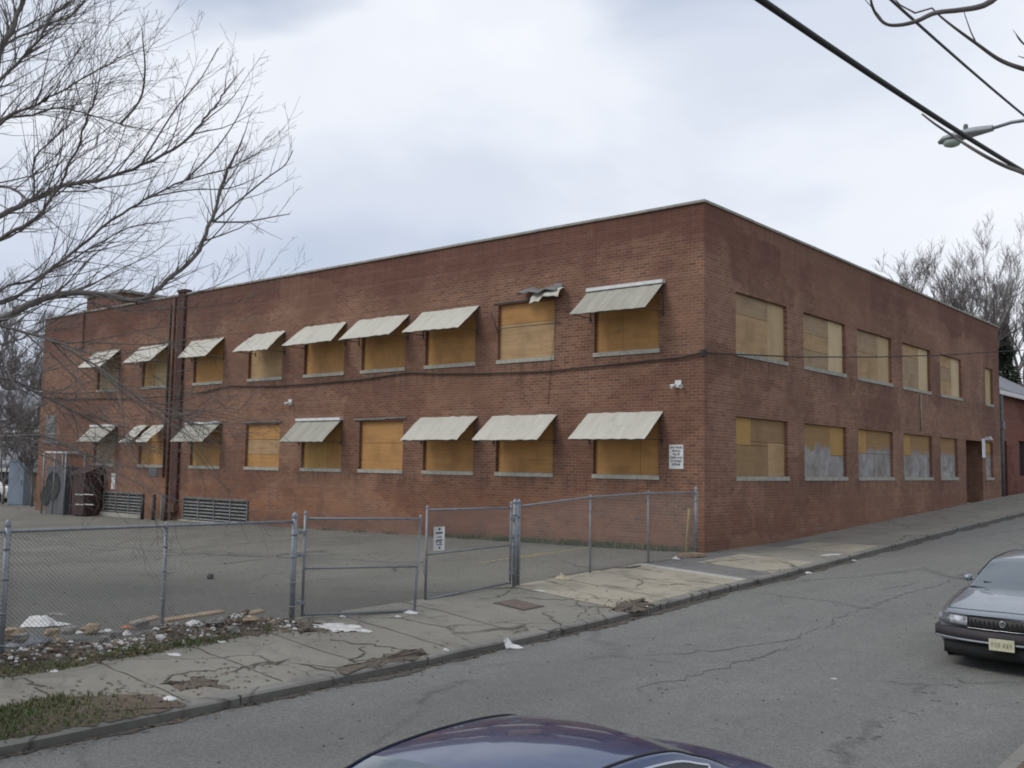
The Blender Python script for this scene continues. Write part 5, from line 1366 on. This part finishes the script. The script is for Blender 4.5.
bt(1064,72,235,'bare tree just beyond the right edge of the view',108,6,stems=3,spread=.3,rb_=.25)
# evergreen
ex = dep(1006,478,68); ez = zearth(ex.x, ex.y) + .2
eg = empty('evergreen_tree', (ex.x, ex.y, ez)); tag(eg, 'dark evergreen tree squeezed between the factory end and the red roof', 'tree')
t = MB(); eh = dep(1006,322,68).z - ez; t.tube([V(ex.x,ex.y,ez-.3), V(ex.x,ex.y,ez+eh*.97)], [.22,.03], 8); t.build('trunk', M_bark, eg)
t = MB(); r6 = random.Random(15)
for k in range(5200):
    f = r6.random()**.8; h = lerp(.08, 1, f)*eh; rad = (1.45*(1-f)**.8 + .12)*r6.uniform(.25,1.12)*(1 + .28*math.sin(h*3.7 + .8*math.sin(h*1.3))); a = r6.uniform(0,6.283)
    c = V(ex.x + rad*math.cos(a), ex.y + rad*math.sin(a), ez + h); d = V(math.cos(a), math.sin(a), r6.uniform(-.5,.3))*r6.uniform(.18,.4); s_ = V(-math.sin(a), math.cos(a), r6.uniform(-.3,.3))*.07
    t.add([c - d*.3 - s_, c + d, c - d*.3 + s_, c + V(0,0,.06)], [(0,1,3),(3,1,2)], 0)
t.build('crown', M_needle, eg)
# beyond the lot at the left edge
for k, (px, t_, ty, lp_, lab) in enumerate(((-30,74,262,6,'tall pale bare tree beyond the lot at the extreme left'), (6,80,318,4,'bare tree behind the dark roof at the left edge'), (24,84,335,-2,'low bare tree between the dark roof and the brick wall'), (40,78,330,6,'bare tree touching the far left end of the brick wall'), (-70,70,250,0,'bare tree beyond the lot outside the left edge'))):
    o = bt(px,t_,ty,lab,200 + k,lp_,stems=5,spread=.4,rb_=.24); o['group'] = 'bare trees beyond the parking lot'
# young saplings and brush along the back of the lot
for k, (px, t_, ty, lab) in enumerate(((33,52,418,'thin grey sapling left of the pipe cage'), (4,54,400,'scrubby sapling in front of the pale house'), (22,56,392,'scrubby sapling before the blue panel'))):
    p = dep(px,478,t_); z = zlot(p.x,p.y); H = dep(px,ty,t_).z - z + .8
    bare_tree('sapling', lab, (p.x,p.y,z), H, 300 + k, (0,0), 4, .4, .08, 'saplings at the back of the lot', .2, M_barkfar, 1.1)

# ---- houses beyond the lot
def house(name, label, c, w_, d_, h_, rz, wallm, roofm, pitch_=.6):
    o = empty(name, c, rz); tag(o, label, 'house'); t = MB(); t.box((-w_/2,-d_/2,-.5), (w_/2,d_/2,h_)); t.prism([V(-w_/2,-d_/2,h_), V(-w_/2,d_/2,h_), V(-w_/2,0,h_ + d_*.5*pitch_)], (w_,0,0)); t.build('wall', wallm, o, False)
    t = MB(); e = .35
    for s in (-1, 1): t.prism([V(-w_/2-e,s*(d_/2+e),h_ - e*pitch_), V(-w_/2-e,0,h_ + d_*.5*pitch_ + .02), V(-w_/2-e,0,h_ + d_*.5*pitch_ + .2), V(-w_/2-e,s*(d_/2+e),h_ - e*pitch_ + .18)], (w_+2*e,0,0))
    t.build('roof', roofm, o, False)
    for x in np.arange(-w_/2 + 1.3, w_/2 - .8, 2.3):
        for z in ([1.0, 3.7] if h_ > 4 else [1.0]):
            t = MB(); t.box((x-.5,-d_/2-.03,z), (x+.5,-d_/2-.004,z+1.35)); wn_ = t.build('window', M_glass, o, False)
            t = MB(); [t.box(*q) for q in (((x-.6,-d_/2-.06,z-.1),(x+.6,-d_/2-.003,z-.004)), ((x-.6,-d_/2-.05,z+1.354),(x+.6,-d_/2-.003,z+1.45)), ((x-.6,-d_/2-.05,z),(x-.504,-d_/2-.003,z+1.35)), ((x+.504,-d_/2-.05,z),(x+.6,-d_/2-.003,z+1.35)))]; t.build('frame', M_white, wn_, False)
    t = MB(); t.box((-w_/2-.36,-d_/2-.40,h_-.36), (w_/2+.36,-d_/2-.34,h_-.14)); t.build('gutter', M_white, o, False)
    return o
p = dep(4,478,66); house('house', 'pale grey house with a dark shingle roof beyond the lot at the left edge', (p.x,p.y,zearth(p.x,p.y)+.2), 12, 8, 4.6, R(38), M_siding, M_slate)
p = dep(-110,478,70); house('house', 'tan house beyond the lot outside the left edge', (p.x,p.y,zearth(p.x,p.y)+.2), 10, 8, 5.2, R(50), M_grime, M_slate)
p = dep(34,478,58); house('shed', 'low tan shed half hidden behind the blue panel and sapling', (p.x,p.y,zearth(p.x,p.y)+.3), 4.2, 3, 2.2, R(38), M_grime, M_slate, .35)
p = dep(19.5,490,53); z = zlot(p.x,p.y); bp = empty('storage_locker', (p.x,p.y,z), R(40)); tag(bp, 'pale blue storage locker standing between the white car and the pipe cage', 'locker')
t = MB(); t.box((-.42,-.4,0), (.42,.4,2.35)); t.build('cabinet', M_bluep, bp, False); t = MB(); t.box((-.40,-.42,.08), (.40,-.404,2.25)); dd = t.build('door', M_bluep, bp, False); t = MB(); t.box((.26,-.46,1.1), (.30,-.42,1.35)); t.build('handle', M_galv, dd, False); t = MB(); t.box((-.46,-.44,2.352), (.46,.44,2.42)); t.build('lid', M_siding, bp, False)
for k, (px, t_) in enumerate(((1080,75),(1180,70))):
    p = dep(px,478,t_); house('house', ('pale house up the street beyond the right edge','grey house farther right beyond the edge of the view')[k], (p.x,p.y,zg(p.x,p.y)), 9, 8, 5, R(90), (M_siding,M_grime)[k], M_slate)

# ================================================================== LITTER AND RUBBLE
lr = random.Random(52)
def crumple(name, label, c, sx, sy, h, m, cat, rz=0, seed=0, group=None, n=6, flat=False):
    if sx < .16: n = 4; h *= .6
    r = random.Random(seed); t = MB(); P = []; ox, oy = r.uniform(-.5,.5), r.uniform(-.5,.5)
    for i in range(n + 1):
        row = []
        for j in range(n + 1):
            u, v = i/n*2 - 1, j/n*2 - 1; k = max(abs(u), abs(v)); l = math.hypot(u, v) or 1; s = k/l
            x, y = u*s*sx*(1 + r.uniform(-.34,.28)), v*s*sy*(1 + r.uniform(-.34,.28))
            z = (.8*h*max(0, 1 - k**2 - .55*math.hypot(u - ox, v - oy))*r.uniform(.5,1.7) + r.uniform(0,.5)*h*(1 if k < .99 else .15)) if not flat else h*r.uniform(0,1)
            X = c.x + x*math.cos(rz) - y*math.sin(rz); Y = c.y + x*math.sin(rz) + y*math.cos(rz); z *= .8; row.append(V(X, Y, zg(X, Y) + .005 + z))
        P.append(row)
    t.grid(P, 0, h > .04); o = t.build(name, m); return tag(o, label, cat, group)
def pg(px, py): return gp(px, py)
crumple('plastic_sheet', 'large crumpled white plastic sheet lying on the lot behind the rubble', pg(45,626), .30, .17, .22, M_plast, 'litter', .9, 1)
crumple('plastic_sheet', 'grey rolled scrap of plastic right behind the large white sheet', pg(55,615), .22, .07, .05, M_rub, 'litter', .3, 2)
crumple('plastic_bag', 'heap of white plastic foam on the middle of the rubble strip', pg(193,631), .30, .20, .16, M_plast, 'litter', 1.2, 3)
crumple('plastic_bag', 'tall white torn bag on the rubble beside the tan boards', pg(237,627), .20, .13, .20, M_plast, 'litter', .2, 4)
crumple('paper_board', 'flat white torn board lying before the left gate leaf', pg(338,628), .34, .27, .02, M_paper, 'litter', .35, 5, flat=True)
crumple('paper_board', 'small ragged white flap at the right end of the flat board', pg(362,631), .15, .10, .03, M_paper, 'litter', .2, 6, flat=True)
crumple('plastic_cup', 'white crushed cup lying on the bare verge by the kerb', pg(170,699), .10, .07, .07, M_plast, 'litter', .1, 7)
crumple('paper_scrap', 'white paper scrap in the middle of the sidewalk below the rubble', pg(175,655), .11, .07, .025, M_paper, 'litter', .4, 8)
crumple('paper_scrap', 'pale paper scrap at the lower left edge of the grass strip', pg(52,671), .09, .06, .03, M_paper, 'litter', .2, 9)
crumple('plastic_bag', 'white plastic bag caught on the kerb below the metal cover', pg(513,646), .15, .10, .12, M_plast, 'litter', .7, 10)
crumple('paper_scrap', 'tiny white scrap in the gutter left of the bag on the kerb', pg(446,657), .05, .04, .05, M_paper, 'litter', .7, 11)
crumple('paper_scrap', 'flat white scrap on the walk right of the thick gate post', pg(540,591), .14, .07, .02, M_paper, 'litter', .3, 12)
crumple('paper_scrap', 'crumpled cream paper inside the fence right of the gate', pg(563,579), .16, .12, .12, simple_noise('cream_paper', (.5,.45,.3), (.4,.34,.22), 12, .8), 'litter', .3, 13)
crumple('paper_scrap', 'small pale scrap against the foot of the right gate leaf', pg(510,583), .06, .05, .05, M_paper, 'litter', .3, 14)
crumple('paper_scrap', 'white scrap under the bottom rail of the left gate leaf', pg(343,617), .06, .04, .06, M_paper, 'litter', .3, 15)
crumple('paper_scrap', 'white scrap left of the free end of the sagging gate leaf', pg(398,617), .06, .04, .05, M_paper, 'litter', .3, 16)
crumple('plastic_bag', 'small white bag at the free end of the sagging gate leaf', pg(411,613), .13, .08, .07, M_plast, 'litter', .8, 17)
crumple('paper_scrap', 'flat white scrap on the sidewalk far up by the kerb', pg(832,555), .34, .12, .02, M_paper, 'litter', 1.2, 18)
crumple('paper_scrap', 'small white scrap on the kerb, first past the pale slab', pg(808,569), .10, .07, .07, M_paper, 'litter', .8, 19)
crumple('paper_scrap', 'small white scrap on the kerb farthest up the street', pg(853,557), .10, .07, .06, M_paper, 'litter', .8, 20)
crumple('paper_scrap', 'white scrap of paper at the foot of the yellow post', pg(676,559), .10, .08, .10, M_paper, 'litter', .8, 21)
crumple('paper_scrap', 'white fleck lying out on the road near the middle', pg(834,679), .04, .03, .01, M_paper, 'litter', .8, 22)
crumple('paper_scrap', 'tiny pale fleck on the road in front of the kerb debris', pg(647,612), .04, .04, .03, M_paper, 'litter', .8, 23)
crumple('plastic_bag', 'pale lilac plastic bag low on the front of the rubble', pg(83,649), .15, .11, .11, simple_noise('lilac_plastic', (.46,.42,.50), (.36,.34,.40), 9, .6), 'litter', .3, 24)
crumple('paper_scrap', 'pale blue scrap in the grass before the rubble', pg(64,653), .13, .06, .03, simple_noise('pale_blue_scrap', (.42,.52,.56), (.36,.45,.5), 9, .7), 'litter', .3, 25)
crumple('tarp_heap', 'dark blue grey crumpled tarp at the left end of the rubble', pg(34,646), .34, .20, .22, simple_noise('grey_tarp', (.12,.125,.14), (.19,.20,.215), 5, .7), 'litter', .9, 26)
crumple('plastic_bag', 'white wrapper on top of the rubble left of the orange scrap', pg(106,632), .10, .08, .08, M_plast, 'litter', .9, 27)
crumple('plastic_bag', 'white wrapper on the rubble near the tarp', pg(77,633), .12, .08, .06, M_plast, 'litter', .4, 28)
crumple('paper_scrap', 'orange red scrap lying on top of the rubble', pg(126,628), .09, .06, .06, simple_noise('orange_scrap', (.5,.16,.06), (.4,.14,.06), 9, .7), 'litter', .4, 29)
crumple('plastic_bag', 'white wrapper to the right of the orange red scrap on the rubble', pg(127,635), .08, .07, .10, M_plast, 'litter', .4, 30)
crumple('paper_scrap', 'white litter at the gate end of the rubble strip', pg(272,622), .18, .08, .04, M_paper, 'litter', .9, 31)
crumple('paper_scrap', 'small white scrap on the leaves under the rubble', pg(220,642), .10, .06, .03, M_paper, 'litter', .9, 32)
crumple('paper_scrap', 'white scrap right at the bright green tuft of grass', pg(163,643), .07, .06, .05, M_paper, 'litter', .9, 33)
for k, (a, lab) in enumerate((((200,624),'tan board lying along the back of the rubble, longest piece'), ((254,622),'tan board beside the tall white bag near the gate post'), ((150,629),'tan board at the foot of the middle fence post'))):
    p = pg(*a); l_ = (.95,.55,.45)[k]; o = empty('wooden_board', (p.x - .15, p.y, p.z), R(86 + 7*k)); tag(o, lab, 'board', 'boards on the rubble')
    t = MB(); t.prism([V(-l_/2,-.07,.06), V(l_/2,-.05,.10), V(l_/2,.07,.12), V(-l_/2,.08,.075)], (0,0,.03)); t.build('plank', M_rub2, o, False)
# the low bank of dirt the rubble lies on
t = MB(); P = []
for y in frange(-17.3, -12.95, .12):
    row = []
    for x in frange(-.32, .62, .094):
        h = .24*math.exp(-((x - .12)/.2)**2)*(.55 + .45*math.sin(y*3.1)*math.sin(y*1.3))*(1 if y < -13.6 else .4)*min(1, (y + 17.4)*2)
        row.append(V(x, y, zg(x, y) + h*.8 + lr.uniform(-.012,.02) - (.03 if abs(x - .15) > .42 else 0)))
    P.append(row)
t.grid(P, 0, False); tag(t.build('dirt_bank', M_leafdirt), kind='structure')
# chunks of broken concrete that can be told apart
cr_ = [(14,640,.24,M_rub2,'tan block'),(20,650,.18,M_rub,'grey block'),(92,634,.2,M_rub2,'tan lump'),(68,641,.17,M_rub,'grey lump'),(115,640,.16,M_rub,'pale lump'),(140,634,.17,M_rub,'grey lump'),(168,632,.15,M_rub,'grey lump'),(215,632,.14,M_rub,'grey lump'),(232,634,.12,M_rub,'grey lump'),(250,629,.15,M_rub2,'tan lump'),(103,645,.14,M_rub,'grey lump'),(52,644,.17,M_rub2,'tan lump')]
where = ('at the extreme left against the fence post','just below the leftmost tan block','behind the lilac bag','right of the dark tarp','below the white wrappers','left of the middle fence post','just right of the middle fence post','between the two white heaps','directly below the tall white bag','at the gate end under the board','lowest in front near the grass','on the shoulder of the dark tarp')
for k, (px, py, s_, m_, nm) in enumerate(cr_):
    p = pg(px, py); t = MB(); s_ *= .72; t.blob((p.x, p.y, p.z + s_*.2 + (.12 if k % 2 else .05)), (s_*.9, s_*1.1, s_*.5), 0, 6, 4, .42, lr); tag(t.build('concrete_chunk', m_), nm + ' of broken concrete ' + where[k], 'concrete chunk')
t = MB()
for _ in range(2300):
    y = lr.uniform(-17.2,-12.9); x = .12 + lr.gauss(0,.17); hump = max(0, .26*math.exp(-((x-.12)/.2)**2)*(1 if y < -13.6 else .4)*(.55 + .45*math.sin(y*3.1)*math.sin(y*1.3)))
    if not -.45 < x < .62: continue
    s_ = lr.uniform(.006,.032)*(1 if lr.random() < .93 else 1.8); m_ = 0 if lr.random() < .22 else (1 if lr.random() < .22 else (2 if lr.random() < .38 else 3))
    t.blob((x, y, zg(x, y) + hump*lr.random() + s_*.3), (s_*lr.uniform(.8,1.4), s_*lr.uniform(.8,1.4), s_*lr.uniform(.5,.9)), m_, 5, 4, .35, lr)
tag(t.build('rubble', [M_rub, M_rub2, M_paper, M_leafdirt]), kind='stuff')
t = MB()
for _ in range(420):
    a = lr.random(); x = lr.uniform(-14, -.3); y = lr.uniform(-15.5,-1); s_ = lr.uniform(.006,.022); t.blob((x,y,zlot(x,y)+s_*.3), (s_,s_*1.2,s_*.6), 0 if a < .6 else 1, 5, 3, .3, lr)
for _ in range(700):
    x = lr.uniform(.05,9.7); y = lr.uniform(-19,6); s_ = lr.uniform(.005,.016)
    t.blob((x,y,zg(x,y)+s_*.3), (s_,s_*1.2,s_*.6), 0 if lr.random() < .5 else 1, 5, 3, .3, lr)
tag(t.build('gravel', [M_rub, M_leafdirt]), kind='stuff')
# black thing lying on the lot, and the rusty cover in the walk
p = pg(210,579); t = MB(); t.lathe([(.0,.0),(.06,.0),(.075,.03),(.06,.10),(.03,.11),(.02,.05),(0,.05)], p, (.1,.05,1), 14); tag(t.build('rubber_scrap', M_black), 'small round black rubber scrap lying alone on the lot', 'litter')
mc = pg(519,605); o = empty('utility_cover', (mc.x, mc.y, mc.z)); tag(o, 'rust brown iron cover let into the driveway apron', 'cover')
def flatq(x0, x1, y0, y1, lift, name, m_):
    t = MB(); t.grid([[V(x, y, zwalk(x, y) + lift) for y in (y0, (y0+y1)/2, y1)] for x in (x0, (x0+x1)/2, x1)], 0, False); return t.build(name, m_, o)
flatq(mc.x-.36, mc.x+.36, mc.y-.30, mc.y+.30, .006, 'frame', M_gutter); lid = flatq(mc.x-.31, mc.x+.31, mc.y-.25, mc.y+.25, .011, 'lid', M_rust)
